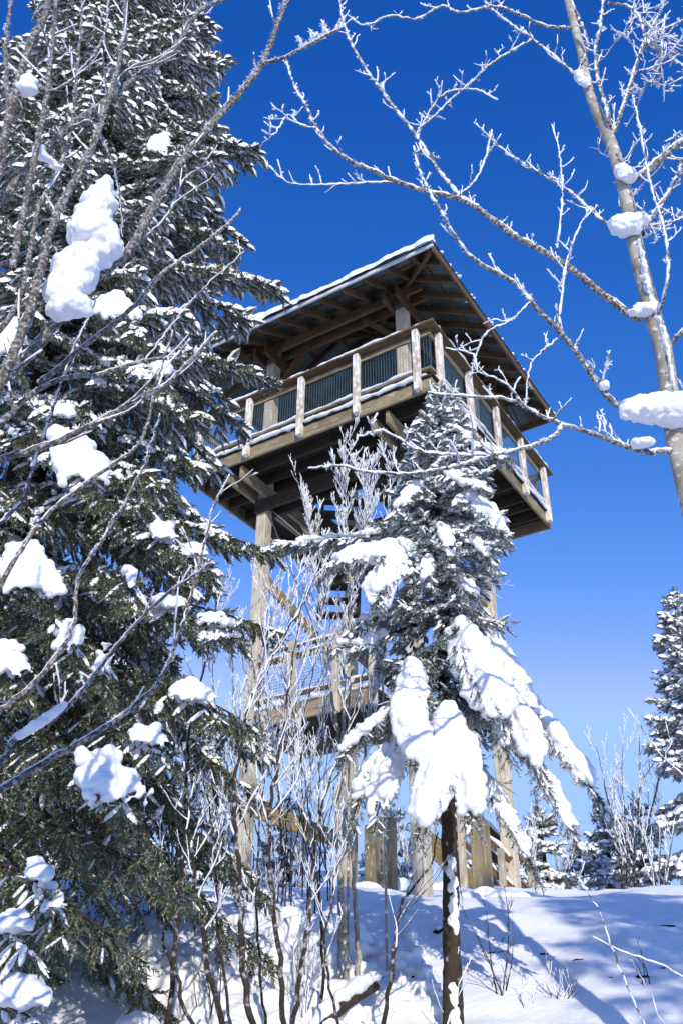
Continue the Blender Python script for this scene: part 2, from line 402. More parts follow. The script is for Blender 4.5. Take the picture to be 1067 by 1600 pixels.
# faces: (origin corner dir) as rotations of the left-hand face (y = -A)
def face_pt(k, s, d, z):
    """point of face k: s along it, d outward distance from the tower axis"""
    x, y = s, -d
    for _ in range(k): x, y = -y, x
    return (x, y, z)
snow_strips = []
def snow_strip(name, p0, p1, w, h, side=0.0, seed=0, parent=tower, drop=0.0, gaps=0.0):
    """a lumpy ridge of snow lying on a rail"""
    p0, p1 = np.array(p0, float), np.array(p1, float); L = np.linalg.norm(p1 - p0); n = max(6, int(L / 0.035)); k = 7
    x = (p1 - p0) / L; y = np.cross([0, 0, 1.0], x); y /= np.linalg.norm(y); z = np.cross(x, y)
    s = np.linspace(0, 1, n); ss = s * L
    hh = h * (0.75 + 0.5 * fbm(ss * 5 + seed * 7.3, ss * 0 + seed, None, 3, 3))
    if gaps: hh = hh * np.clip((fbm(ss * 1.6 + seed * 3.1, ss * 0 + seed, None, 2, 9) + gaps) * 4, 0.12, 1)
    ww = w * (0.9 + 0.25 * fbm(ss * 4 + seed * 2.1, ss * 0 + 5 + seed, None, 3, 4))
    e = np.clip(np.minimum(s, 1 - s) * L / 0.03, 0.15, 1); hh = np.maximum(hh, 0.004) * e
    th = np.linspace(math.pi, 0, k)
    cy = np.cos(th)[None] * ww[:, None] / 2 + side; cz = np.sin(th)[None] ** 0.7 * hh[:, None] - drop * (np.abs(np.cos(th)) > 0.95)[None] * (0.5 + 0.5 * vnoise(ss * 9, ss * 0 + seed))[:, None]
    v = p0 + ss[:, None, None] * x + cy[..., None] * y + cz[..., None] * z
    mb = MB(); i = np.arange(n - 1)[:, None] * k; j = np.arange(k - 1)[None]
    q = np.stack([i + j, i + k + j, i + k + j + 1, i + j + 1], -1).reshape(-1, 4)
    i1 = np.arange(n - 1) * k
    q2 = np.stack([i1, i1 + k - 1, i1 + 2 * k - 1, i1 + k], -1)
    mb.add(v.reshape(-1, 3), np.concatenate([q, q2])); return mb.build(name, M_SNOW, parent)

# legs (run on through the deck up to the roof) with steel plates
for sx, sy in ((1, -1), (-1, -1), (1, 1), (-1, 1)):
    x, y = sx * LEG, sy * LEG
    wx = TX + x * _ct - y * _st; wy = TY + x * _st + y * _ct
    zb = gz(wx, wy) - TZ - 0.15
    beam('leg', (x, y, zb), (x, y, Zr(12.32)), 0.20, 0.20, M_LEG, tower, (0, 1, 0), 0.012)
    for f in (0, 1):      # steel brackets below deck and roof
        for zz in (Zr(8.72), Zr(12.02)):
            dx, dy = (0.103, 0) if f == 0 else (0, 0.103)
            for s in (-1, 1):
                beam('steel_plate', (x + s * dx, y + s * dy, zz - 0.13), (x + s * dx, y + s * dy, zz + 0.13), 0.15, 0.008, M_STEEL, tower, (dx, dy, 0), 0.001)
# deck
boards = np.arange(-17, 18) * 0.139
zdk = ZC - 1.02
for xb in boards:
    segs = [(-A + 0.10, A - 0.10)]
    if -1.25 < xb < 0.0: segs = [(-A + 0.10, -0.75), (0.75, A - 0.10)]       # stair well
    for y0, y1 in segs:
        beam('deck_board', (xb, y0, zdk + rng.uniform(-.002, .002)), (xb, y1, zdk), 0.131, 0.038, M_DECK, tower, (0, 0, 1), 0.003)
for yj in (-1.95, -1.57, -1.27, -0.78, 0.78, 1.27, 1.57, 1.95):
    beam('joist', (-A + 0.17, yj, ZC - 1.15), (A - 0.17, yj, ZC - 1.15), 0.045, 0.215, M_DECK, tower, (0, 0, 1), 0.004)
for k in range(4):
    e = A - 0.13 if k % 2 == 0 else A - 0.175
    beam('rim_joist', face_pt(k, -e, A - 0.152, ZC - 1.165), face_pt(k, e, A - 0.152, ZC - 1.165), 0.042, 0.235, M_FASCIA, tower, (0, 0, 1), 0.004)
for sx in (-1, 1):
    for off in (-0.135, 0.135):
        beam('deck_beam', (sx * LEG + off, -A + 0.22, ZC - 1.41), (sx * LEG + off, A - 0.12, ZC - 1.41), 0.06, 0.24, M_FASCIA, tower, (0, 0, 1), 0.006)
for sy in (-1, 1):
    for off in (-0.135, 0.135):
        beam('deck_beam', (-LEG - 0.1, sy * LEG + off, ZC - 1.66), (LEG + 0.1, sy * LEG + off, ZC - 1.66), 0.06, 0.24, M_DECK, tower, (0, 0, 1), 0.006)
# railing on the four sides
PS = np.array([-2.17, -1.085, 0, 1.085, 2.17])
def wire_panel(name, k, s0, s1, d, z0, z1, pitch=0.05, r=0.003, parent=tower):
    mb = MB()
    def bar(p, q):
        p, q = np.array(p, float), np.array(q, float); x = norm(q - p); u = np.array([0, 0, 1.0]) if abs(x[2]) < 0.5 else np.array(face_pt(k, 1, 0, 0))
        a = norm(np.cross(x, u)) * r; bb = np.cross(x, norm(a)) * r
        v = np.array([p + a, p + bb, p - a, p - bb, q + a, q + bb, q - a, q - bb])
        mb.add(v, [[0, 1, 5, 4], [1, 2, 6, 5], [2, 3, 7, 6], [3, 0, 4, 7]])
    for s in np.arange(s0 + pitch / 2, s1, pitch): bar(face_pt(k, s, d, z0), face_pt(k, s, d, z1))
    for z in np.arange(z0 + pitch / 2, z1, pitch): bar(face_pt(k, s0, d + 2 * r, z), face_pt(k, s1, d + 2 * r, z))
    return mb.build(name, M_WIRE, parent, False)
for k in range(4):
    e = A if k % 2 == 0 else A - 0.192
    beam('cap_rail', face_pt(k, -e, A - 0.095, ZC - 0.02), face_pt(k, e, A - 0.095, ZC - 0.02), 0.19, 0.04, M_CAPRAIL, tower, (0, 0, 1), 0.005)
    snow_strip('cap_snow', face_pt(k, -e, A - 0.065, ZC - 0.004), face_pt(k, e, A - 0.065, ZC - 0.004), 0.16, 0.045, 0, k, drop=0.022)
    el = A - 0.13
    for z, w, h, nm in ((ZC - 0.11, 0.04, 0.09, 'top_rail'), (ZC - 0.84, 0.075, 0.04, 'bottom_rail')):
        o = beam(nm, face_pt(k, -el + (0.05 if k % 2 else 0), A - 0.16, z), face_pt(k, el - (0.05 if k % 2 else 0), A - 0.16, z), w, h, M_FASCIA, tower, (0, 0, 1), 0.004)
    for i, s in enumerate(PS):
        beam('rail_post', face_pt(k, s, A - 0.08, ZC - 1.255), face_pt(k, s, A - 0.08, ZC - 0.042), 0.1, 0.1, M_POST, tower, face_pt(k, 0, 1, 0), 0.008)
        if i < 4:
            s1 = PS[i + 1]
            wire_panel('mesh_panel', k, s + 0.02, s1 - 0.02, A - 0.185, ZC - 0.82, ZC - 0.10)
            snow_strip('rail_snow', face_pt(k, s + 0.055, A - 0.135, ZC - 0.82), face_pt(k, s1 - 0.055, A - 0.135, ZC - 0.82), 0.085, 0.05, 0, k * 10 + i, drop=0.02, gaps=1.1)
            snow_strip('deck_edge_snow', face_pt(k, s + 0.055, A - 0.11, ZC - 1.0), face_pt(k, s1 - 0.055, A - 0.11, ZC - 1.0), 0.11, 0.065, 0, k * 10 + i + 5, drop=0.045)
    for s0, s1 in ((-2.33, -2.225), (2.225, 2.33)):
        wire_panel('mesh_panel', k, s0, s1, A - 0.185, ZC - 0.82, ZC - 0.10)
        snow_strip('deck_edge_snow', face_pt(k, s0, A - 0.125, ZC - 1.0), face_pt(k, s1, A - 0.125, ZC - 1.0), 0.10, 0.05, 0, k * 9 + 3)
# icicles under some of the rail posts
for k in (0, 1):
    for s in PS:
        for q in range(2):
            c = np.array(face_pt(k, s + rng.uniform(-.04, .04), A - 0.05 - rng.uniform(0, .05), ZC - 1.25)); h = rng.uniform(0.03, 0.11)
            mb = MB(); tube(mb, [c, c - [0, 0, h * .5], c - [0, 0, h]], [0.007, 0.0045, 0.001], 5); mb.build('icicle', M_ICE, tower)
# roof
TAN = 0.60
def roof_z(d, lift=0.0): return ZE + 0.02 + (EA - d) * TAN + lift
APEX = roof_z(0)
for k in range(4):
    e = EA - 0.0 if k % 2 == 0 else EA - 0.042
    e, fo = e + 0.028, EA + 0.008
    fh = 0.14 if k else 0.065
    beam('fascia', face_pt(k, -e, fo, ZE + 0.145 - fh / 2), face_pt(k, e, fo, ZE + 0.145 - fh / 2), 0.038, fh, M_RAFTER if k else M_WHITEM, tower, (0, 0, 1), 0.004)
    for s in np.arange(-5, 6) * 0.45:
        d1 = max(abs(s) + 0.06, 0.10)
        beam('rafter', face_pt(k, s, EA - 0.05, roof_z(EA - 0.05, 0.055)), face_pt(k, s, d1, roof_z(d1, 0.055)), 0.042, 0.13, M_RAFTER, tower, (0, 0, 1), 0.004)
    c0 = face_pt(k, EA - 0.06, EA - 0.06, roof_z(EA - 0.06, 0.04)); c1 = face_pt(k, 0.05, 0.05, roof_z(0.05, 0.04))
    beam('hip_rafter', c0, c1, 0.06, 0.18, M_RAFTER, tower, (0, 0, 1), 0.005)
    # purlins under the sheets
    for d in (2.2, 1.7, 1.1, 0.55):
        beam('purlin', face_pt(k, -d + 0.03, d, roof_z(d, 0.135)), face_pt(k, d - 0.03, d, roof_z(d, 0.135)), 0.07, 0.03, M_RAFTER, tower, (0, 0, 1), 0.003)
    # corrugated sheets, one per 0.9 m strip, top painted blue, underside grey-green
    EO = EA + 0.045
    for s0, s1 in ((-EO, -1.8), (-1.8, -0.9), (-0.9, 0.0), (0.0, 0.9), (0.9, 1.8), (1.8, EO)):
        mb2 = MB(); mbu = MB()
        ss = np.arange(s0, s1 + 1e-6, 0.025); ss[-1] = s1
        ph = (ss / 0.2) % 1.0; rib = np.where((ph > 0.38) & (ph < 0.62), 0.024, 0.0)
        for lift, M_ in ((0.158, mbu), (0.164, mb2)):
            v = []
            for s_, r_ in zip(ss, rib):
                for d in (EO, max(abs(s_), 0.02)):
                    v.append(face_pt(k, s_, d, roof_z(d, lift + r_)))
            n = len(ss); i = np.arange(n - 1) * 2
            M_.add(v, np.stack([i, i + 1, i + 3, i + 2], -1))
        sh = mb2.build('roof_sheet', M_ROOFBLUE, tower, False); mbu.build('sheet_underside', M_ROOFUNDER, sh, False)
# snow lying on the roof: full slab on three faces, scraps on the sun-side face
def roof_slab(k, d0, thick, seed):
    mb = MB(); rows = []
    ds = np.concatenate([[d0 + 0.0, d0 + 0.012, d0 - 0.03], np.linspace(d0 - 0.12, 0.05, 12)]); n = 120
    for r_, d in enumerate(ds):
        s = np.linspace(-1, 1, n) * max(d, 0.05)
        th = thick * (1 + 0.35 * fbm(s * 2.2 + seed, np.full(n, d * 2.2), None, 3, 7))
        jag = 0.03 * fbm(s * 7 + seed, np.full(n, 3.0), None, 2, 8)
        lift = 0.166 + (0.0 if r_ == 0 else th * (0.6 if r_ == 1 else 1.0)) + 0.012
        dd = d + (jag if r_ < 3 else 0)
        rows.append(np.stack([face_pt(k, a, b_, roof_z(b_, l_)) for a, b_, l_ in zip(s, np.broadcast_to(dd, (n,)), np.broadcast_to(lift, (n,)))]))
    v = np.concatenate(rows); i = np.arange(len(ds) - 1)[:, None] * n; j = np.arange(n - 1)[None]
    mb.add(v, np.stack([i + j, i + j + 1, i + n + j + 1, i + n + j], -1).reshape(-1, 4))
    return mb.build('roof_snow', M_SNOW, tower)
roof_slab(0, EA + 0.085, 0.15, 1); roof_slab(2, EA + 0.04, 0.09, 2); roof_slab(3, EA + 0.04, 0.09, 3)
roof_slab(1, 1.9, 0.05, 4)
sp = []
for s in np.arange(-EA, EA, 0.1):
    if rng.random() < 0.75:
        d = EA + rng.uniform(-0.12, 0.05); c = np.array(face_pt(1, s + rng.uniform(-.03, .03), d, roof_z(d, 0.185)))
        sp.append((c, np.array([0.05, 0.035, 0.024]) * rng.uniform(0.6, 1.25)))
tag(link('roof_snow', blob_mesh('roof_snow', sp, 0.014, M_SNOW, 0.008, 0.05, 2), tower), kind='stuff')
# roof beams on the leg tops, knee braces
for s in (-1, 1):
    for off in (-0.13, 0.13):
        beam('roof_beam', (-EA + 0.75, s * LEG + off, Zr(12.20)), (EA - 0.75, s * LEG + off, Zr(12.20)), 0.06, 0.22, M_CAPRAIL, tower, (0, 0, 1), 0.006)
    for off in (-0.132, 0.132):
        beam('roof_beam', (s * LEG + off, -EA + 0.75, Zr(11.975)), (s * LEG + off, EA - 0.75, Zr(11.975)), 0.06, 0.22, M_RAFTER, tower, (0, 0, 1), 0.006)
for sx in (-1, 1):
    for sy in (-1, 1):
        beam('knee_brace', (sx * LEG, sy * (LEG - 0.09), Zr(11.25)), (sx * LEG, sy * (LEG - 0.75), Zr(11.9)), 0.09, 0.09, M_RAFTER, tower)
        beam('knee_brace', (sx * (LEG - 0.09), sy * LEG, Zr(11.3)), (sx * (LEG - 0.80), sy * LEG, Zr(12.1)), 0.09, 0.09, M_RAFTER, tower)
# bracing between the legs
beam('tie_beam', (-LEG - 0.14, -LEG - 0.1, Zr(3.62)), (-LEG - 0.14, LEG + 0.1, Zr(3.62)), 0.06, 0.26, M_TIE, tower)
beam('tie_beam', (-LEG + 0.02, -LEG + 0.1, Zr(7.30)), (-LEG + 0.02, LEG - 0.1, Zr(6.55)), 0.06, 0.22, M_TIE, tower)
beam('tie_beam', (LEG, -LEG, Zr(7.3)), (LEG, LEG - 0.1, Zr(7.3)), 0.06, 0.20, M_TIE, tower)
beam('tie_beam', (LEG - 0.13, -LEG, Zr(6.95)), (LEG - 0.13, LEG, Zr(6.95)), 0.05, 0.12, M_TIE, tower)
wire_panel('mesh_panel', 1, -LEG + 0.1, LEG - 0.1, LEG - 0.05, Zr(6.0), Zr(6.85), 0.05, 0.0025)
for a, b_ in (((-LEG, -LEG, 8.75), (0.9, -LEG, 6.2)), ((-LEG, -LEG, 8.75), (-LEG, 0.8, 6.4)), ((LEG, LEG, 8.75), (LEG, -0.9, 6.3)),
              ((LEG, -LEG, 8.7), (-0.8, -LEG, 6.4)), ((0.05, -LEG - .02, 3.9), (-1.1, -LEG - .5, 2.2))):
    mb = MB(); p, q = np.array(a), np.array(b_); p[2], q[2] = Zr(p[2]), Zr(q[2]); tube(mb, [p, (p + q) / 2, q], 0.014, 6); mb.build('brace_rod', M_STEEL, tower)
# middle landing with its rails
zl = Zr(4.92)
for yb in np.arange(-1.38, 0.1, 0.145): beam('landing_board', (-LEG - 0.12, yb, zl), (0.75, yb, zl), 0.136, 0.038, M_DECK, tower, (0, 0, 1), 0.003)
beam('landing_beam', (-LEG - 0.12, -1.475, zl - 0.13), (0.8, -1.475, zl - 0.13), 0.045, 0.24, M_FASCIA, tower)
beam('landing_beam', (-LEG - 0.12, 0.1, zl - 0.13), (0.8, 0.1, zl - 0.13), 0.045, 0.24, M_FASCIA, tower)
beam('landing_beam', (-LEG - 0.14, -1.4, zl - 0.14), (-LEG - 0.14, 0.08, zl - 0.14), 0.045, 0.24, M_FASCIA, tower)
snow_strip('landing_snow', (-LEG, -1.42, zl + 0.02), (0.75, -1.42, zl + 0.02), 0.22, 0.10, 0, 61)
snow_strip('landing_snow', (-LEG, -1.2, zl + 0.02), (0.75, -1.2, zl + 0.02), 0.30, 0.09, 0, 62)
for x in (-0.62, 0.18, 0.8): beam('landing_post', (x, -1.53, zl - 0.28), (x, -1.53, zl + 1.0), 0.1, 0.1, M_LEG, tower, (0, 1, 0))
for z, h in ((zl + 0.78, 0.09), (zl + 0.94, 0.04), (zl + 0.16, 0.06)):
    beam('landing_rail', (-LEG, -1.45, z), (0.8, -1.45, z), 0.05, h, M_RAFTER, tower)
    snow_strip('landing_snow', (-LEG + 0.1, -1.45, z + h / 2), (0.8, -1.45, z + h / 2), 0.06, 0.05, 0, int(z * 50), gaps=0.5)
wire_panel('mesh_panel', 0, -LEG + 0.1, -0.68, 1.45, zl + 0.2, zl + 0.74)
wire_panel('mesh_panel', 0, -0.56, 0.12, 1.45, zl + 0.2, zl + 0.74)
# upper flight under the deck hatch and lower flight down to the right
def flight(p0, p1, width, n, rail=True, snowy=True):
    p0, p1 = np.array(p0, float), np.array(p1, float); d = p1 - p0; dh = norm(np.array([d[0], d[1], 0])); sd = np.array([-dh[1], dh[0], 0])
    for s in (-1, 1):
        beam('stair_stringer', p0 + sd * s * width / 2, p1 + sd * s * width / 2, 0.05, 0.28, M_TIE if snowy else M_DECK, tower)
        if rail:
            for h_ in (0.95, 0.55):
                o = np.array([0, 0, h_]); beam('handrail', p0 + sd * s * (width / 2 + 0.05) + o, p1 + sd * s * (width / 2 + 0.05) + o, 0.045, 0.10, M_RAFTER, tower)
                snow_strip('rail_snow', p0 + sd * s * (width / 2 + 0.05) + o + [0, 0, .05], p1 + sd * s * (width / 2 + 0.05) + o + [0, 0, .05], 0.06, 0.05, 0, int(s * 3 + h_ * 10 + 20), gaps=0.6)
            for q in (0.08, 0.5, 0.92):
                c = p0 + d * q + sd * s * (width / 2 + 0.1); beam('stair_post', c - [0, 0, 0.25], c + [0, 0, 1.0], 0.09, 0.09, M_LEG, tower, (0, 1, 0))
    for i in range(n):
        c = p0 + d * (i + 0.5) / n + [0, 0, 0.03]
        beam('stair_tread', c - sd * (width / 2 - 0.03), c + sd * (width / 2 - 0.03), 0.25, 0.04, M_FASCIA if snowy else M_DECK, tower)
        if snowy: snow_strip('tread_snow', c - sd * (width / 2 - 0.05) + [0, 0, .02], c + sd * (width / 2 - 0.05) + [0, 0, .02], 0.22, 0.10, 0, i)
_f0, _f1 = TL(828, 1462, 14.6), TL(650, 1300, 14.9); flight(_f0, (_f1[0], _f0[1], _f1[2]), 0.9, 8)
flight((0.9, 0.75, Zr(4.9)), (-1.0, 0.75, Zr(6.9)), 0.8, 9, False, False)
flight((-0.95, 0.25, Zr(7.0)), (-0.4, -0.5, Zr(9.1)), 0.7, 9, False, False)
# squat posts and a weathered deadman block at the foot
for px, py, ph, w, y in ((582, 1380, 1290, 0.17, 13.4), (609, 1378, 1280, 0.17, 13.9), (756, 1402, 1285, 0.21, 12.9)):
    b0, b1 = TL(px, py, y), TL(px, ph, y); b0[2] -= 0.3; b1[:2] = b0[:2]
    beam('support_post', b0, b1, w, w, M_FASCIA, tower, (0, 1, 0), 0.012)

# ------------------------------------------------------------------ conifers
def shoot_templates(k_needles, n=4, fat=1.0, seed=3):
    """bottle-brush shoots of unit length along +x (needles as slim triangles round a stem)"""
    r = np.random.default_rng(seed); out = []
    for _ in range(n):
        v, t = [], []
        v += [(0, 0.03, 0.0), (0, -0.03, 0.0), (0.97, 0.0, 0.02), (0, 0, 0.03), (0, 0, -0.03)]; t += [(0, 1, 2), (3, 4, 2)]
        for i in range(k_needles):
            x = (i + r.uniform(0, 1)) / k_needles * 0.95
            a = i * 2.399 + r.uniform(-.4, .4)
            ln = 0.27 * fat * r.uniform(0.75, 1.2) * (1 if x < 0.8 else 0.8)
            out_ = np.array([0, math.cos(a), math.sin(a)]); tip = np.array([x, 0, 0]) + out_ * ln * 0.82 + np.array([ln * 0.75, 0, 0])
            w = 0.062 * fat; sd = cross(out_, [1, 0, 0]) * w
            b0 = np.array([x - 0.02, 0, 0]); n0 = len(v)
            v += [tuple(b0 + sd), tuple(b0 - sd), tuple(tip)]; t.append((n0, n0 + 1, n0 + 2))
        out.append((np.array(v), np.array(t)))
    return out
def cap_template():
    """elongated pillow of snow wrapping the top and flanks of a shoot"""
    v = []; st = ((-0.06, 0.11, 0.06), (0.25, 0.22, 0.17), (0.72, 0.20, 0.15), (1.06, 0.05, 0.03))
    for x, w, h in st:
        for a in (-0.7, 0.75, 2.39, 3.84): v.append((x, w * math.cos(a), 0.05 + h * math.sin(a)))
    q = [(i * 4 + j, i * 4 + j + 1, i * 4 + 5 + j, i * 4 + 4 + j) for i in range(3) for j in range(3)]
    return np.array(v), np.array(q)
CAPV, CAPQ = cap_template()
SH_NEAR = shoot_templates(12, 6, 1.22)
SH_FAR = shoot_templates(7, 4, 1.6, 5)
def frames(d, roll=None):
    x = norm(d); z = np.array([0, 0, 1.0]) - x * x[:, 2:3]; bad = np.linalg.norm(z, axis=1) < 0.15
    z[bad] = np.array([0, -1.0, 0]) - x[bad] * (x[bad] @ np.array([0, -1.0, 0]))[:, None]
    z = norm(z); y = cross(z, x); return x, y, z
def stamp(mb, tv, tf, pos, x, y, z, sx, sy, sz, quads=False):
    v = pos[:, None] + (tv[None, :, 0] * sx[:, None])[..., None] * x[:, None] + (tv[None, :, 1] * sy[:, None])[..., None] * y[:, None] \
        + (tv[None, :, 2] * sz[:, None])[..., None] * z[:, None]
    f = (np.arange(len(pos))[:, None, None] * len(tv) + tf[None]).reshape(-1, tf.shape[1])
    mb.add(v.reshape(-1, 3), f if quads else None, None if quads else f)

def bough(path, width, lat_step, sh_step, sh_len, hang, r, plane_up=(0, 0, 1)):
    """side sprays and shoots of one drooping bough: lateral polylines (nl, m, 3) and arrays pos, dir of the shoots"""
    L = np.linalg.norm(np.diff(path, axis=0), axis=1).sum(); up = np.array(plane_up, float)
    u = np.repeat(np.arange(0.10 * L, L, lat_step), 2); nl = len(u); sg = np.tile([-1.0, 1.0], nl // 2)
    f = np.clip((u + r.uniform(-.4, .4, nl) * lat_step) / L, 0.02, 1)
    c, tg = lerp_path(path, f); sd = norm(cross(tg, up)) * sg[:, None]
    ll = width * np.minimum(1, 0.35 + f * 2.2) * (1 - np.maximum(0, f - 0.30) / 0.74) * r.uniform(0.6, 1.2, nl); ll = np.maximum(ll, 0.06)
    d0 = norm(tg * 0.75 + sd * 0.9 + np.stack([np.zeros(nl), np.zeros(nl), r.uniform(-.15, .12, nl)], 1))
    m = 5; w = np.linspace(0, 1, m)
    pl = c[:, None] + d0[:, None] * ll[:, None, None] * w[None, :, None]
    pl[..., 2] -= hang * ll[:, None] * w[None] ** 1.8
    nsh = np.maximum(2, (ll / sh_step).astype(int)); li = np.repeat(np.arange(nl), nsh)
    e = np.arange(len(li)) - np.repeat(np.cumsum(nsh) - nsh, nsh); g = (e + r.uniform(0.1, 0.9, len(li))) / nsh[li]
    gi = np.minimum((g * (m - 1)).astype(int), m - 2); gf = (g * (m - 1) - gi)[:, None]
    pc = pl[li, gi] * (1 - gf) + pl[li, gi + 1] * gf
    tt = norm(pl[li, gi + 1] - pl[li, gi]); s2 = norm(cross(tt, up)) * np.where(e % 2, 1, -1)[:, None]
    dd = tt * 0.8 + s2 * r.uniform(0.35, 0.85, len(li))[:, None]; dd[:, 2] += r.uniform(-.4, .1, len(li)) - hang * 0.35
    n2 = max(3, int(L / (sh_step * 1.1))); c2, t2 = lerp_path(path, r.uniform(0.12, 1, n2))
    P = np.concatenate([pc, pl[:, -1], c2, path[-1:]])
    D = np.concatenate([dd, norm(pl[:, -1] - pl[:, -2]) + r.normal(size=(nl, 3)) * 0.1, t2 + r.normal(size=(n2, 3)) * 0.45, norm(path[-1:] - path[-2:-1])])
    return pl, P, D

def roughen(mb, axis_pts, amt):
    """flaky bark: push the skin of a trunk in and out"""
    v = mb.v[-1]; i = np.clip(np.searchsorted(axis_pts[:, 2], v[:, 2]), 1, len(axis_pts) - 1); c = axis_pts[i]
    d = v - c; d[:, 2] = 0; n = fbm(v[:, 0] * 28, v[:, 1] * 28, v[:, 2] * 11, 3, 15)
    mb.v[-1] = (v + d * (amt * n)[:, None]).astype(np.float32)
def spruce(name, label, base, height, radius, whorl, per, lat_step, sh_step, sh_len, snow, m_need, group=None, lean=(0, 0),
           templ=None, seed=1, hide=None, boughs=(), z0=0.3, trunk_r=0.12, snow_size=1.0, cull=True, hang=0.25, detail_back=0.35, width_f=0.36, trunk_path=None, droop=None, capprob=0.8, twigs=True, boost=None, rise=0.30, cap_max=1.9, tier=1.0):
    """radius(h): crown radius at height h above the base"""
    r = np.random.default_rng(seed); templ = templ or SH_NEAR
    base = np.asarray(base, float)
    root = empty(name, tuple(base), label, 'spruce', group)
    wood, foliage, caps = MB(), MB(), MB()
    if trunk_path is None:
        hs = np.linspace(-0.3, height, 24)
        tp = base + np.stack([lean[0] * hs + 0.03 * np.sin(hs * 0.9), lean[1] * hs, hs], 1)
    else: tp = trunk_path; hs = tp[:, 2] - base[2]
    tr = MB(); tube(tr, tp, trunk_r * np.clip(1 - (hs + 0.3) / (height + 0.5), 0.03, 1) ** 0.8 + 0.008, 14); roughen(tr, tp, 0.16)
    tr.build('trunk', M_BARK, root, origin=base)
    PP, DD = [], []
    view = norm(np.array([CAM[0] - base[0], CAM[1] - base[1]]))
    h = z0
    while h < height - 0.05:
        n = per + r.integers(-1, 2)
        for b_ in range(n):
            az = 2 * math.pi * (b_ + r.uniform(-.35, .35)) / n + h * 3.7
            hh = h + r.uniform(-.5, .5) * whorl * tier
            d2 = np.array([math.cos(az), math.sin(az)]); L = radius(max(hh, 0.05)) * r.uniform(0.78, 1.12)
            if L < 0.06 or hh > height: continue
            back = d2 @ view < -0.35
            if back and r.random() > detail_back: continue
            c = np.array([np.interp(hh, hs, tp[:, k]) for k in range(3)])
            f = hh / height
            rs = (rise * f + 0.02) * L; dr = (droop(f) if droop else (0.62 - 0.35 * f)) * L * r.uniform(0.8, 1.2)
            t = np.linspace(0, 1, 9)[:, None]
            path = c + np.concatenate([d2 * L * t, rs * t - dr * t ** 1.7 + 0.16 * L * t ** 4], 1) + 0.02 * L * r.normal(size=(1, 3)) * t
            if hide is not None and hide(path[-1], path[4]): continue
            if cull and not inview(path, 160).any(): continue
            tube(wood, path, np.linspace(0.006 + 0.011 * L, 0.003, 9), 5)
            lats, P, D = bough(path, width_f * L + 0.05, lat_step, sh_step, sh_len, hang * (1.2 - 0.6 * f), r)
            if twigs:
                for pl in lats: tube(wood, pl[::2], np.linspace(0.004, 0.0015, 3), 3, False)
            PP.append(P); DD.append(D)
        h += whorl * (1 - 0.45 * h / height)
    for path, wd, hg in boughs:
        path = np.asarray(path)
        tube(wood, path, np.linspace(0.02, 0.004, len(path)), 6)
        lats, P, D = bough(path, wd, lat_step * 0.8, sh_step, sh_len, hg, r)
        if twigs:
            for pl in lats: tube(wood, pl[::2], np.linspace(0.0045, 0.0015, 3), 3, False)
        PP.append(P); DD.append(D)
    tip = base + np.array([lean[0] * height, lean[1] * height, height]) if trunk_path is None else tp[-1]
    PP.append(np.array([tip] * 4)); DD.append(np.array([[0, 0, 1.0], [.5, 0, .8], [-.5, .1, .8], [0, -.5, .8]]))
    P, D = np.concatenate(PP), np.concatenate(DD)
    if cull:
        k = inview(P, 110); P, D = P[k], D[k]
    x, y, z = frames(D); n = len(P)
    ln = sh_len * r.uniform(0.7, 1.25, n)
    if cull: ln = ln * np.clip(np.linalg.norm(P - CAM, axis=1) / 7.5, 0.62, 1.0)      # young shoots are short low down, near the viewer
    which = r.integers(0, len(templ), n)
    for w_, (tv, tf) in enumerate(templ):
        k = which == w_; stamp(foliage, tv, tf, P[k], x[k], y[k], z[k], ln[k], ln[k], ln[k])
    zl = P[:, 2]
    patch = fbm(P[:, 0] * 1.5, P[:, 1] * 1.5, P[:, 2] * 1.5, 2, seed) * 0.5 + 0.5
    am = np.array([snow(a) for a in (zl - base[2]) / height]) * (0.55 + 0.9 * patch)
    if boost is not None:
        dmin = np.sqrt(((P[:, None, :] - boost[None, :, :3]) ** 2).sum(-1)) / boost[None, :, 3]
        am = am + 1.1 * np.clip(1.3 - dmin.min(1), 0, 1)
    k = (r.random(n) < np.clip(am, 0, 1) * capprob) & (np.abs(x[:, 2]) < 0.80)
    sc = ln[k] * snow_size * r.uniform(0.6, 1.25, k.sum()) * np.clip(am[k] + 0.3, 0.5, 1.25)
    sc = np.minimum(sc, ln[k] * cap_max) * np.clip(np.linalg.norm(P[k] - CAM, axis=1) / 8.0, 0.62, 1.0)
    stamp(caps, CAPV, CAPQ, P[k], x[k], y[k], z[k], ln[k] * 0.95, sc, sc, True)
    wood.build('branches', M_BARK, root, origin=base)
    f_ = foliage.build('needles', m_need, root, False, origin=base); f_['kind'] = 'stuff'
    s_ = caps.build('snow_on_shoots', M_CAP, root, True, origin=base); s_['kind'] = 'stuff'
    for o in (f_, s_): o.location = (0, 0, 0)
    print('SPRUCE', name, n, k.sum())
    return root, np.concatenate([P, D], 1)

def snow_pad(parent, base, name, spheres, voxel=0.016, disp=0.012, dscale=0.09, smooth=3):
    me = blob_mesh(name, [(np.asarray(c) - base, r) for c, r in spheres], voxel, M_SNOW, disp, dscale, smooth)
    o = link(name, me, parent); o['kind'] = 'stuff'
    del o['kind']
    return o

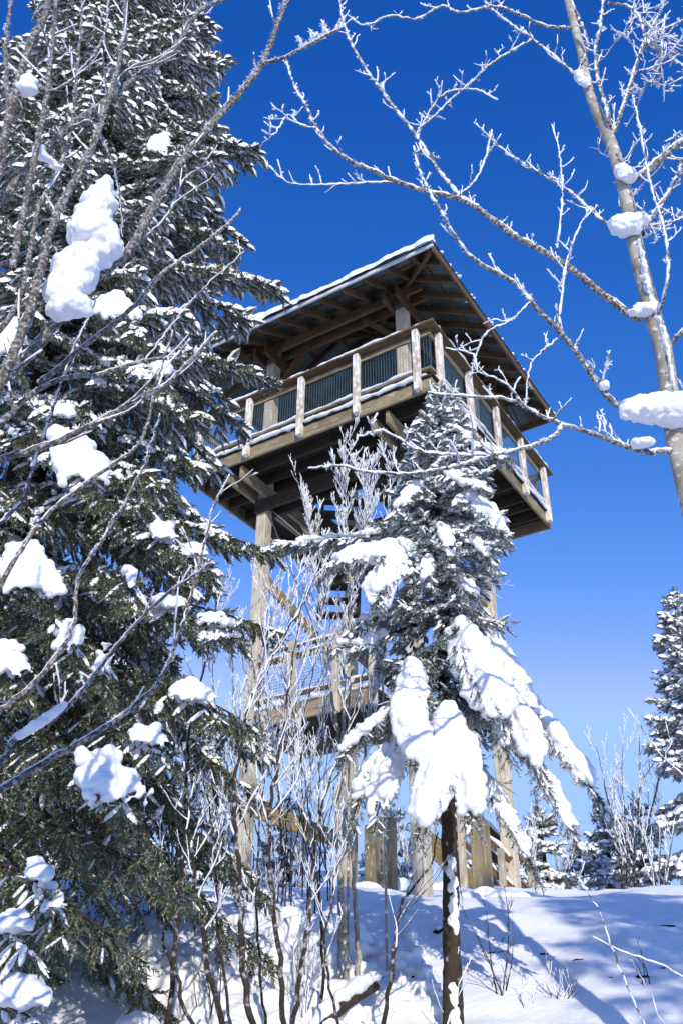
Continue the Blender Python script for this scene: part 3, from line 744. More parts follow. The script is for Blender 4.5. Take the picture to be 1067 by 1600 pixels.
# ---- the big spruce filling the left side
def big_radius(h):
    return float(np.interp(h, [0, 1.0, 2.4, 4.0, 5.5, 7.5, 9.3, 10.8, 12.0, 13.2, 14.5], [1.8, 2.2, 2.25, 2.05, 1.9, 1.75, 1.55, 1.28, 0.98, 0.60, 0.08]))
bx, by = -2.85, 7.0; bz = gz(bx, by)
BB = np.array([bx, by, bz])
def P3(lst): return [U(*q) for q in lst]
big_boughs = [
    (spline(P3([(60, 760, 6.9), (220, 800, 6.2), (330, 830, 5.9), (425, 862, 5.8)]), 9), 0.34, 0.5),
    (spline(P3([(20, 930, 6.9), (200, 930, 6.0), (320, 950, 5.8), (430, 985, 5.7)]), 9), 0.30, 0.5),
    (spline(P3([(10, 1020, 6.9), (200, 1060, 5.8), (300, 1085, 5.5), (400, 1135, 5.4)]), 9), 0.40, 0.8),
    (spline(P3([(60, 520, 7.0), (220, 545, 6.4), (330, 560, 6.1), (418, 590, 6.0)]), 9), 0.36, 0.4),
    (spline(P3([(90, 400, 7.0), (250, 420, 6.5), (350, 430, 6.3), (432, 452, 6.2)]), 9), 0.32, 0.3),
    (spline(P3([(110, 230, 7.0), (240, 220, 6.6), (320, 222, 6.4), (402, 238, 6.3)]), 9), 0.34, 0.3),
    (spline(P3([(0, 1080, 6.8), (100, 1150, 5.6), (170, 1220, 5.1), (215, 1300, 4.9)]), 9), 0.42, 0.6),
    (spline(P3([(-40, 1250, 6.6), (80, 1290, 5.4), (180, 1330, 5.0), (290, 1395, 4.8)]), 9), 0.5, 0.7),
    (spline(P3([(-60, 1350, 6.2), (40, 1380, 5.0), (130, 1430, 4.6), (220, 1500, 4.5)]), 9), 0.5, 0.7),
]
PADS = ((247, 228, 5.9, 36, 30, 7, .07, 2, 0), (180, 478, 5.2, 80, 46, 12, .075, 4, .2), (125, 720, 4.9, 95, 95, 22, .085, 5, .35), (252, 578, 5.5, 34, 20, 5, .06, 2, 0),
                                      (50, 895, 4.9, 105, 95, 24, .085, 6, .2), (205, 905, 4.7, 18, 30, 4, .035, 1, 0), (170, 1215, 4.7, 120, 110, 26, .05, 8, .5), (232, 1150, 4.8, 70, 40, 10, .04, 4, .6), (60, 1360, 4.4, 40, 34, 8, .05, 3, .2),
                                      (255, 830, 5.4, 50, 26, 7, .05, 3, .4), (300, 860, 5.6, 50, 22, 6, .045, 3, .5), (265, 940, 5.3, 60, 22, 7, .05, 2, .4), (335, 968, 5.4, 70, 20, 8, .04, 3, .5), (300, 1080, 5.2, 85, 34, 10, .05, 4, .4),
                                      (20, 1030, 5.0, 60, 60, 9, .05, 4, .2), (110, 990, 4.8, 50, 60, 8, .045, 4, -.2), (25, 1440, 4.3, 60, 26, 7, .06, 2, 0), (30, 1555, 4.2, 110, 40, 14, .07, 3, 0), (160, 1030, 4.9, 30, 60, 6, .035, 2, -.3), (100, 640, 5.2, 40, 26, 6, .05, 2, .2), (80, 1400, 4.4, 50, 60, 6, .03, 4, .1), (10, 530, 5.0, 60, 60, 10, .08, 2, 0))
boost = np.array([[*U(q[0], q[1], q[2]), 0.55 * max(q[3], q[4]) * q[2] / 1150] for q in PADS])
for q in PADS:      # the bough that carries each heap
    w_ = q[3]; pth = np.array([U(q[0] - 110, q[1] - 0.75 * q[4] - 14, q[2] + 1.1), U(q[0] - 0.45 * w_, q[1] - 0.42 * q[4], q[2] + 0.25), U(q[0], q[1] - 0.05 * q[4], q[2] + 0.03), U(q[0] + (0.42 + 0.3 * q[8]) * w_, q[1] + 0.66 * q[4] + 8, q[2] - 0.14)])
    pth[:, 2] -= 0.05; big_boughs.append((spline(pth, 10), 0.10 + 0.62 * w_ * q[2] / 1250, 0.6))
bigroot, bigPD = spruce('spruce_tree', 'huge snow-laden spruce filling the left side in front of the tower', BB, 14.5, big_radius, 0.60, 9, 0.115, 0.066, 0.15,
    lambda f: float(np.interp(f, [0, 0.12, 0.25, 0.4, 0.6, 1], [0.15, 0.3, 0.55, 0.85, 1.0, 1.0])), M_NEEDLE, seed=12, boughs=big_boughs, z0=0.35, trunk_r=0.2, boost=boost, tier=0.45, cap_max=1.25, capprob=1.0, snow_size=1.35, width_f=0.36, droop=lambda f: 0.80 - 0.25 * f, rise=0.12, hang=0.45)

def fan_pad(px, py, y, w, h, n, r, thick=0.07, fingers=5, tilt=0.0):
    """snow heap of about w x h photo pixels round (px, py): a domed head with fingers running down"""
    out = []; sc = np.linalg.norm(U(px + 1, py, y) - U(px, py, y))
    for i in range(n):
        a, bq = r.uniform(-0.5, 0.5), r.uniform(-0.5, 0.15)
        wd = 0.55 + 0.45 * (bq + 0.5)
        c = U(px + a * w * wd + tilt * bq * h, py + bq * h, y + r.uniform(-.04, .04) - 0.10 * (bq + 0.5)); k = thick * r.uniform(0.7, 1.2)
        out.append((c, (k * 1.15, k, k * 0.85)))
    for f in range(fingers):
        a0 = (f + 0.5) / fingers - 0.5; le = r.uniform(0.5, 1.0)
        for g in np.linspace(0, 1, 6):
            c = U(px + a0 * w * (0.75 + 0.5 * g) + tilt * (g * le - .3) * h, py - 0.1 * h + g * le * 0.6 * h, y - 0.08 - 0.10 * g)
            k = thick * (0.85 - 0.45 * g); out.append((c, (k, k, k)))
    return out
rp = np.random.default_rng(31)
for px, py, y, w, h, n, th, fi, ti in PADS:
    snow_pad(bigroot, BB, 'snow_pad', fan_pad(px, py, y, w * 0.82, h * 0.85, n + 6, rp, th * 0.72, fi + 2, ti), 0.013, 0.020, 0.07, 4)

# ---- the small spruce under its load of snow, right in front of the tower
SY = 6.5
sp_base = U(708, 1640, SY); sp_base[2] = gz(sp_base[0], SY)
trunk_px = [(709, 1650), (706, 1500), (702, 1350), (697, 1200), (692, 1050), (687, 900), (684, 760), (686, 660), (690, 608)]
tpath = spline(np.array([U(a, b_, SY + 0.06 * math.sin(i)) for i, (a, b_) in enumerate(trunk_px)]), 150)
tpath[0, 2] = sp_base[2] - 0.3
def TP(py):
    q = proj(tpath)[:, 1]; o = np.argsort(q); return np.array([np.interp(py, q[o], tpath[o, k]) for k in range(3)])
def sb(py0, pts, wd, hg=0.6): return (spline(np.array([TP(py0)] + [U(*p) for p in pts]), 9), wd, hg)
# tongues of snow: where each springs from the trunk, its line in the picture, its width in pixels
TONG = [
    (945, [(722, 972, 6.05), (755, 1040, 5.85), (780, 1108, 5.75)], 78, .060), (940, [(765, 990, 6.3), (800, 1040, 6.2), (838, 1122, 6.1)], 34, .050), (1010, [(790, 1080, 6.15), (818, 1125, 6.0), (842, 1195, 5.9)], 46, .055),
    (960, [(810, 1070, 6.35), (862, 1140, 6.25), (928, 1225, 6.15)], 44, .055), (1000, [(648, 1034, 6.0), (640, 1110, 5.75), (658, 1192, 5.65)], 50, .058), (1060, [(700, 1104, 5.9), (690, 1180, 5.65), (657, 1278, 5.5)], 56, .058),
    (1060, [(708, 1115, 5.85), (730, 1185, 5.65), (736, 1268, 5.55)], 42, .052), (1090, [(632, 1150, 6.15), (605, 1200, 5.95), (588, 1268, 5.85)], 44, .050), (1030, [(765, 1100, 6.1), (781, 1130, 6.0), (792, 1164, 5.95)], 20, .040),
    (1060, [(810, 1150, 6.3), (862, 1230, 6.2), (895, 1290, 6.1)], 26, .040), (1110, [(750, 1200, 6.3), (800, 1280, 6.2), (830, 1336, 6.15)], 26, .040), (850, [(630, 852, 6.2), (585, 858, 5.95), (528, 866, 5.85)], 60, .072),
    (862, [(625, 872, 6.0), (600, 895, 5.85), (590, 930, 5.8)], 56, .055), (955, [(600, 985, 6.25), (565, 1000, 6.15), (528, 1002, 6.1)], 18, .038), (930, [(610, 945, 6.25), (575, 962, 6.2), (550, 972, 6.15)], 16, .034),
    (765, [(730, 768, 6.2), (758, 792, 6.1), (782, 822, 6.05)], 46, .058), (735, [(700, 735, 6.2), (725, 748, 6.1), (750, 752, 6.05)], 30, .045), (700, [(735, 690, 6.3), (765, 698, 6.25), (790, 705, 6.2)], 22, .036), (690, [(700, 668, 6.3), (715, 668, 6.25), (728, 674, 6.2)], 18, .032),
    (800, [(690, 820, 6.05), (700, 845, 5.95), (706, 865, 5.9)], 22, .036), (815, [(740, 838, 6.1), (752, 850, 6.05), (765, 862, 6.0)], 24, .036), (850, [(668, 868, 6.0), (666, 885, 5.95), (664, 900, 5.9)], 24, .036), (880, [(720, 905, 6.05), (732, 915, 6.0), (742, 925, 5.95)], 26, .036),
    (1120, [(600, 1165, 6.1), (570, 1215, 6.0), (555, 1255, 5.95)], 26, .038), (1040, [(600, 1110, 6.2), (565, 1140, 6.1), (540, 1165, 6.0)], 22, .036), (745, [(655, 752, 6.2), (638, 770, 6.15), (618, 790, 6.1)], 26, .040), (800, [(640, 815, 6.75), (560, 832, 6.8), (450, 842, 6.8)], 16, .030)]
small_boughs = []
for py0, pts, wpx, th in TONG:
    e = np.array(U(*pts[-1])); f_ = np.array(U(*pts[-2])); q_ = spline(np.array([TP(py0)] + [U(*p) for p in pts] + [e + (e - f_) * 0.22 - [0, 0, .02]]), 11)
    small_boughs.append((q_ - np.array([0, -0.03, 0.035]), 0.10 + wpx * 0.5 * 6.2 / 1448 * 1.15, 0.55))
def small_radius(h):
    return float(np.interp(h, [0, 2.0, 2.4, 4.0, 5.0, 5.9, 6.3], [0.0, 0.05, 0.42, 0.50, 0.40, 0.15, 0.04]))
hS = float(tpath[-1, 2] - sp_base[2])
smallroot, smallPD = spruce('spruce_tree', 'slender young spruce bowed under thick snow in front of the tower', sp_base, hS, lambda h: small_radius(h * 6.3 / hS), 0.24, 6, 0.085, 0.046, 0.09,
    lambda f: float(np.interp(f, [0, 0.5, 0.7, 1], [0.35, 0.6, 1.0, 1.4])), M_NEEDLE2, seed=5, boughs=small_boughs, z0=0.8, trunk_r=0.056, trunk_path=tpath, snow_size=1.25, width_f=0.4, hang=0.5, detail_back=0.9, droop=lambda f: 0.75 - 0.55 * f)
def tongue(pts, wpx, th, r):
    """a long pad of snow: rounded ridges side by side running down the bough, ragged at the end"""
    P = spline(np.array([U(*p) for p in pts]), step=0.03); n = len(P); out = []
    W = wpx * 1.08 * 6.2 / 1448; m = max(2, int(W / 0.055))
    ends = r.uniform(0.82, 1.06, m)
    for i, c in enumerate(P):
        u = i / (n - 1); sd = np.array([1.0, 0, 0]); wf = min(1.0, 0.45 + 1.6 * u) * (1 if u < 0.75 else 1 - 0.5 * (u - 0.75) / 0.25)
        for j in range(m):
            if u > ends[j]: continue
            v = (j + 0.5) / m - 0.5; k = th * r.uniform(0.78, 1.08) * (1 - 0.25 * abs(v) * 2) * (1 - 0.2 * u)
            out.append((c + sd * v * W * wf + np.array([0, abs(v) * W * 0.45, -abs(v) * W * 0.25]) + r.normal(size=3) * 0.006, (k, k * 0.85, k)))
    return out
rq = np.random.default_rng(8)
for py0, pts, wpx, th in TONG:
    snow_pad(smallroot, sp_base, 'snow_pad', tongue(pts, wpx, th * 1.06, rq), 0.012, 0.016, 0.08, 5)
# snow plastered on the bare lower trunk
rt = np.random.default_rng(3); sp_ = []
for py in np.arange(1330, 1620, 5):
    if vnoise(np.array([py * 0.021]), np.array([0.5]), None, 6)[0] > -0.3:
        c = TP(py); k_ = rt.uniform(0.016, 0.034); sp_.append((c + np.array([rt.uniform(-0.012, 0.03), -0.048, 0]), (k_ * 0.9, k_ * 0.6, k_ * 1.5)))
snow_pad(smallroot, sp_base, 'trunk_snow', sp_, 0.008, 0.008, 0.03, 2)['kind'] = 'stuff'

# ------------------------------------------------------------------ rime-covered deciduous trees
class Acc:
    """bark and frost of one tree"""
    def __init__(s, seed): s.bark, s.twig, s.frost, s.r = MB(), MB(), MB(), np.random.default_rng(seed)
def frosted(acc, path, r0, r1, rime, spike, per_m, bark=None, k=6, over=0.75, jt=0.35):
    """one branch: bark tube, ridge of rime on its upper side, frost needles"""
    n = len(path); rad = np.linspace(r0, r1, n)
    tube(bark if bark is not None else (acc.bark if r0 > 0.008 else acc.twig), path, rad, k if r0 > 0.008 else 3)
    if rime <= 0: return
    jit = 1 + jt * acc.r.normal(size=n).clip(-1.5, 1.5)
    fr = (rad * over + rime * 0.55) * jit.clip(0.45, 1.6)
    off = np.zeros((n, 3)); off[:, 2] = rad * 0.5 + rime * 0.35; off[:, 1] = -(rad * 0.15 + rime * 0.1); off[:, 0] = -(rime * 0.2 + rad * 0.25)
    fp = path + off; fp[-1] += (path[-1] - path[-2]) * 0.4
    tube(acc.frost, fp, fr, 5 if r0 > 0.008 else 3)
    if per_m: spikes(acc.frost, path + off * 0.5, rad + rime * 0.25, per_m, spike, (-0.15, -0.25, 0.45), r=acc.r)
def wob(p0, d, L, n, r, up=0.35, kink=0.25):
    """a kinked twig from p0 along d, bending up towards its tip"""
    st = L / (n - 1); pts = [np.array(p0)]; d = d / np.linalg.norm(d)
    for i in range(n - 1):
        d = d + r.normal(size=3) * kink + np.array([0, 0, up / (n - 1) * 1.6]); d = d / np.linalg.norm(d); pts.append(pts[-1] + d * st)
    return np.array(pts)
def sprout(acc, path, r0, r1, lvl, every, length, ang, rime, spike, per_m, u0=0.1, up=0.5, kink=0.18, flat=None, taper=0.6):
    """side twigs on a branch, recursively (lvl more generations)"""
    r = acc.r; L = np.linalg.norm(np.diff(path, axis=0), axis=1).sum(); n = r.poisson(L * (1 - u0) / every)
    for i in range(n):
        u = u0 + (1 - u0) * (i + r.random()) / max(n, 1); c, tg = lerp_path(path, [min(u, 0.999)]); c, tg = c[0], tg[0]
        w = r.normal(size=3)
        if flat is not None: w = w - flat * (w @ flat) * 0.75
        pr = norm(w - tg * (w @ tg)); pr[2] = abs(pr[2]) * 0.8 + pr[2] * 0.2
        a = ang * r.uniform(0.6, 1.35); d = tg * math.cos(a) + pr * math.sin(a)
        ll = length * r.uniform(0.35, 1.25) * (1 - taper * u); rb = min((r0 + (r1 - r0) * u) * 0.6, 0.0035 + ll * 0.009)
        rb = max(rb, 0.0017); m = max(4, int(ll / 0.045) + 2)
        p = wob(c, d, ll, m, r, up, kink)
        frosted(acc, p, rb, max(0.0018, rb * 0.5), rime, spike, per_m)
        if lvl > 0: sprout(acc, p, rb, rb * 0.5, lvl - 1, every * 0.55, length * 0.40, ang, rime, spike, per_m, 0.2, up, kink, flat)
def finish(acc, root, base, m_bark, m_twig=None, bark_name='trunk', twig_name='twigs'):
    for mb_, nm, m in ((acc.bark, bark_name, m_bark), (acc.twig, twig_name, m_twig or M_TWIG), (acc.frost, 'hoar_frost', M_FROST)):
        if mb_.n:
            o = mb_.build(nm, m, root, True, origin=base)
            if nm != bark_name: o['kind'] = 'stuff'
def px_path(lst, step=0.05, jit=0.0, r=None):
    p = spline(np.array([U(*q) for q in lst]), step=step)
    if jit: p[1:-1] += (r or rng).normal(size=(len(p) - 2, 3)) * jit
    return p

# ---- birch at the right edge
BY = 4.4
TR = [(1262, 1640), (1180, 1250), (1110, 920), (1058, 700), (1045, 615), (1035, 545), (1022, 503), (1006, 440), (992, 382), (978, 309), (965, 258), (951, 217), (932, 175), (918, 136), (908, 82), (897, 41), (889, 10), (878, -40), (868, -100)]
btr = px_path([(a, b_, BY) for a, b_ in TR], 0.06)
b_base = np.array([btr[0][0], BY, gz(btr[0][0], BY)]); btr = np.concatenate([[b_base - [0, 0, 0.2]], btr])
birch = empty('birch_tree', tuple(b_base), 'pale birch leaning in from the right edge with rimed limbs across the sky', 'birch')
ac = Acc(41)
tb = MB(); rr = np.interp(proj(btr)[:, 1], [-100, 0, 40, 380, 700, 1700], [0.024, 0.030, 0.034, 0.054, 0.058, 0.075]); tube(tb, btr, rr, 14)
tb.build('trunk', M_BIRCH, birch, origin=b_base)
flat = np.array([0.0, 1.0, 0.0])
# limbs traced with the distance each runs away from or towards the viewer
LIMBS = [
    ([(1000, 497, 4.4), (987, 494, 4.38), (937, 456, 4.35), (887, 416, 4.3), (850, 394, 4.3), (800, 366, 4.25), (750, 328, 4.2), (712, 309, 4.2), (669, 300, 4.2), (619, 284, 4.15), (587, 269, 4.1), (550, 253, 4.1), (519, 231, 4.05), (494, 200, 4.05), (481, 169, 4.0), (462, 137, 4.0), (447, 94, 4.0)], 0.026, 0.006),
    ([(725, 314, 4.2), (687, 269, 4.3), (650, 212, 4.35), (612, 162, 4.4), (575, 112, 4.4), (544, 56, 4.45), (531, 0, 4.5), (525, -60, 4.5)], 0.015, 0.006),
    ([(1050, 668, 4.4), (962, 631, 4.3), (931, 594, 4.25), (900, 550, 4.2), (875, 519, 4.15), (837, 481, 4.1), (806, 444, 4.1), (750, 412, 4.0), (719, 381, 4.0), (700, 350, 3.95), (675, 306, 3.9), (656, 269, 3.9), (647, 231, 3.9)], 0.022, 0.006),
    ([(1057, 705, 4.4), (1000, 705, 4.3), (950, 687, 4.2), (900, 670, 4.1), (875, 663, 4.1), (849, 652, 4.0), (821, 636, 4.0), (793, 624, 3.95), (761, 621, 3.9), (727, 619, 3.9), (701, 618, 3.85), (672, 614, 3.8)], 0.017, 0.005),
    ([(878, 664, 4.1), (868, 680, 4.05), (840, 694, 4.0), (802, 705, 3.9), (771, 711, 3.85), (727, 724, 3.8), (655, 740, 3.7), (580, 738, 3.6), (535, 729, 3.6), (486, 732, 3.5)], 0.012, 0.004),
    ([(771, 711, 3.85), (692, 710, 3.75), (647, 701, 3.7), (617, 682, 3.65), (595, 674, 3.65), (561, 682, 3.6)], 0.008, 0.003),
    ([(985, 372, 4.4), (962, 358, 4.45), (931, 337, 4.5), (890, 300, 4.6), (850, 275, 4.6), (800, 245, 4.7), (765, 215, 4.7), (745, 195, 4.75)], 0.013, 0.005),
    ([(918, 136, 4.4), (885, 105, 4.4), (856, 80, 4.45), (830, 60, 4.5), (800, 40, 4.5), (770, 15, 4.6), (740, -20, 4.6)], 0.013, 0.006),
    ([(830, 62, 4.5), (790, 85, 4.4), (760, 105, 4.4), (735, 130, 4.3), (705, 155, 4.3), (680, 180, 4.25), (655, 200, 4.25)], 0.008, 0.004),
    ([(897, 45, 4.4), (850, 40, 4.35), (810, 22, 4.3), (770, 10, 4.3), (720, 20, 4.2), (690, 10, 4.2), (650, 30, 4.15), (610, 25, 4.1), (570, 40, 4.1), (545, 25, 4.1)], 0.014, 0.004),
    ([(905, 110, 4.4), (918, 70, 4.3), (905, 30, 4.25), (893, 0, 4.2), (880, -60, 4.2)], 0.012, 0.007),
    ([(953, 212, 4.4), (950, 180, 4.3), (935, 130, 4.3), (930, 80, 4.25), (938, 40, 4.2), (943, -10, 4.2)], 0.016, 0.009),
    ([(957, 210, 4.4), (972, 170, 4.4), (985, 130, 4.45), (1002, 75, 4.45), (1020, 40, 4.5), (1045, -10, 4.5)], 0.016, 0.008),
    ([(968, 285, 4.4), (990, 280, 4.35), (1010, 268, 4.3), (1040, 240, 4.25), (1075, 215, 4.2), (1130, 180, 4.2)], 0.028, 0.018),
    ([(1003, 365, 4.4), (1020, 335, 4.45), (1050, 290, 4.5), (1075, 230, 4.5), (1100, 150, 4.5)], 0.016, 0.010),
    ([(1025, 498, 4.4), (1038, 460, 4.2), (1044, 420, 4.15), (1040, 370, 4.1), (1020, 300, 4.1), (1008, 250, 4.1), (1000, 200, 4.05), (988, 150, 4.0)], 0.009, 0.004),
    ([(1045, 540, 4.4), (1075, 510, 4.3), (1120, 480, 4.3)], 0.015, 0.010),
    ([(950, 5, 4.3), (980, 10, 4.3), (1000, 30, 4.3), (1010, 70, 4.3), (1020, 55, 4.35), (1060, 35, 4.35), (1090, 20, 4.4)], 0.012, 0.006),
    ([(1005, 70, 4.45), (1040, 85, 4.5), (1075, 110, 4.5)], 0.011, 0.008),
    ([(870, 388, 4.3), (877, 330, 4.25), (878, 280, 4.25), (872, 230, 4.2), (862, 196, 4.2)], 0.006, 0.003),
    ([(872, 515, 4.15), (878, 460, 4.1), (885, 410, 4.1), (900, 365, 4.05), (922, 325, 4.05)], 0.006, 0.003),
    ([(712, 309, 4.2), (740, 285, 4.15), (757, 250, 4.1), (768, 205, 4.1)], 0.006, 0.003),
    ([(830, 470, 4.1), (800, 500, 4.05), (760, 520, 4.0), (742, 560, 3.95), (735, 590, 3.95)], 0.005, 0.003),
    ([(870, 530, 4.15), (835, 560, 4.05), (825, 590, 4.0), (820, 634, 4.0)], 0.005, 0.003),
    ([(820, 636, 4.0), (790, 600, 3.9), (745, 580, 3.85), (740, 555, 3.85), (700, 545, 3.8)], 0.006, 0.003),
    ([(619, 284, 4.15), (560, 287, 4.1), (500, 289, 4.0), (450, 285, 3.95), (415, 252, 3.9)], 0.006, 0.0035),
    ([(494, 200, 4.05), (470, 195, 4.0), (450, 180, 4.0), (430, 210, 3.95), (412, 205, 3.9)], 0.005, 0.003),
    ([(650, 212, 4.35), (690, 150, 4.3), (740, 140, 4.3), (775, 155, 4.3)], 0.007, 0.003),
    ([(1067, 700, 4.4), (1075, 640, 4.5), (1085, 560, 4.6)], 0.012, 0.010),
]
for i, (lst, r0, r1) in enumerate(LIMBS):
    p = px_path(lst, 0.03, 0.0025, ac.r)
    frosted(ac, p, r0, r1, 0.005, 0.011, 240, over=0.55 if r0 > 0.011 else 0.8)
    if r0 > 0.0045:
        sprout(ac, p, r0, r1, 1, 0.125, 0.21, 1.0, 0.0042, 0.010, 260, 0.15, 0.55, 0.22, flat)
for k in range(48):      # fine crown at the upper right
    q = [(1003, 130), (1010, 70), (1045, 235), (1020, 335), (985, 30), (1040, 85), (960, 245)][k % 7]
    c = U(q[0] + ac.r.uniform(-8, 8), q[1] + ac.r.uniform(-20, 20), 4.45); d = norm(np.array([ac.r.uniform(-.2, 1), ac.r.uniform(-.4, .6), ac.r.uniform(-.5, .6)]))
    p = wob(c, d, ac.r.uniform(0.25, 0.7), 12, ac.r, 0.3, 0.16)
    frosted(ac, p, 0.005, 0.003, 0.0055, 0.012, 280); sprout(ac, p, 0.005, 0.003, 1, 0.09, 0.16, 0.9, 0.0052, 0.011, 280, 0.15, 0.3, 0.22)
finish(ac, birch, b_base, M_TWIG, bark_name='limbs')
def lump(parent, base, lst, voxel, disp=0.008, smooth=6, name='snow_lump'):
    """snow clump from (px, py, distance, radius in px x, y, depth factor) entries"""
    sp_ = []; lst = list(lst); rl = np.random.default_rng(len(lst) * 7 + int(lst[0][0]))
    for a_, b_ in zip(lst[:-1], lst[1:]):
        for g in (0.25, 0.5, 0.75): lst = lst + [tuple((1 - g) * np.array(a_) + g * np.array(b_) + np.array([rl.normal() * a_[3] * 0.12, rl.normal() * a_[4] * 0.12, 0, 0, 0]))]
    for px, py, y, rx, ry in list(lst):
        lst.append((px + rx * rl.uniform(-.5, .5), py + ry * rl.uniform(-.4, .4), y + rl.uniform(-.01, .01), rx * 0.62, ry * 0.62))
    for px, py, y, rx, ry in lst:
        c = U(px, py, y); sc = np.linalg.norm(U(px + 1, py, y) - c); el = math.atan2(c[2] - CAM[2], y)
        sp_.append((c - base, (rx * sc, 0.5 * (rx + ry) * sc, ry * sc)))
    me = blob_mesh(name, sp_, voxel, M_SNOW, disp * 1.5, 0.045, max(2, smooth - 3)); return link(name, me, parent)
lump(birch, b_base, [(1000, 634, 4.25, 24, 16), (985, 640, 4.2, 20, 16), (1020, 640, 4.25, 30, 22), (1045, 640, 4.3, 34, 26), (1070, 640, 4.3, 36, 28)], 0.008)
lump(birch, b_base, [(980, 352, 4.3, 24, 18), (965, 350, 4.28, 14, 12), (1000, 342, 4.32, 14, 12)], 0.007)
lump(birch, b_base, [(1005, 484, 4.32, 18, 10), (1020, 480, 4.34, 12, 9), (990, 487, 4.3, 12, 6)], 0.006)
lump(birch, b_base, [(970, 268, 4.32, 12, 13), (982, 276, 4.3, 14, 9)], 0.006)
lump(birch, b_base, [(903, 118, 4.33, 7, 10), (911, 127, 4.33, 9, 6), (918, 131, 4.33, 5, 4)], 0.005)
lump(birch, b_base, [(1000, 692, 4.22, 16, 8), (1015, 690, 4.25, 10, 9)], 0.006)
lump(birch, b_base, [(944, 603, 4.25, 8, 12)], 0.005)
st = [(1048, 600), (1042, 560), (1034, 520), (1008, 450), (1003, 410), (996, 385)]
lump(birch, b_base, [(a + 1, b_, 4.345, 3.2, 15) for a, b_ in st], 0.004, 0.007, 3, 'snow_streak')

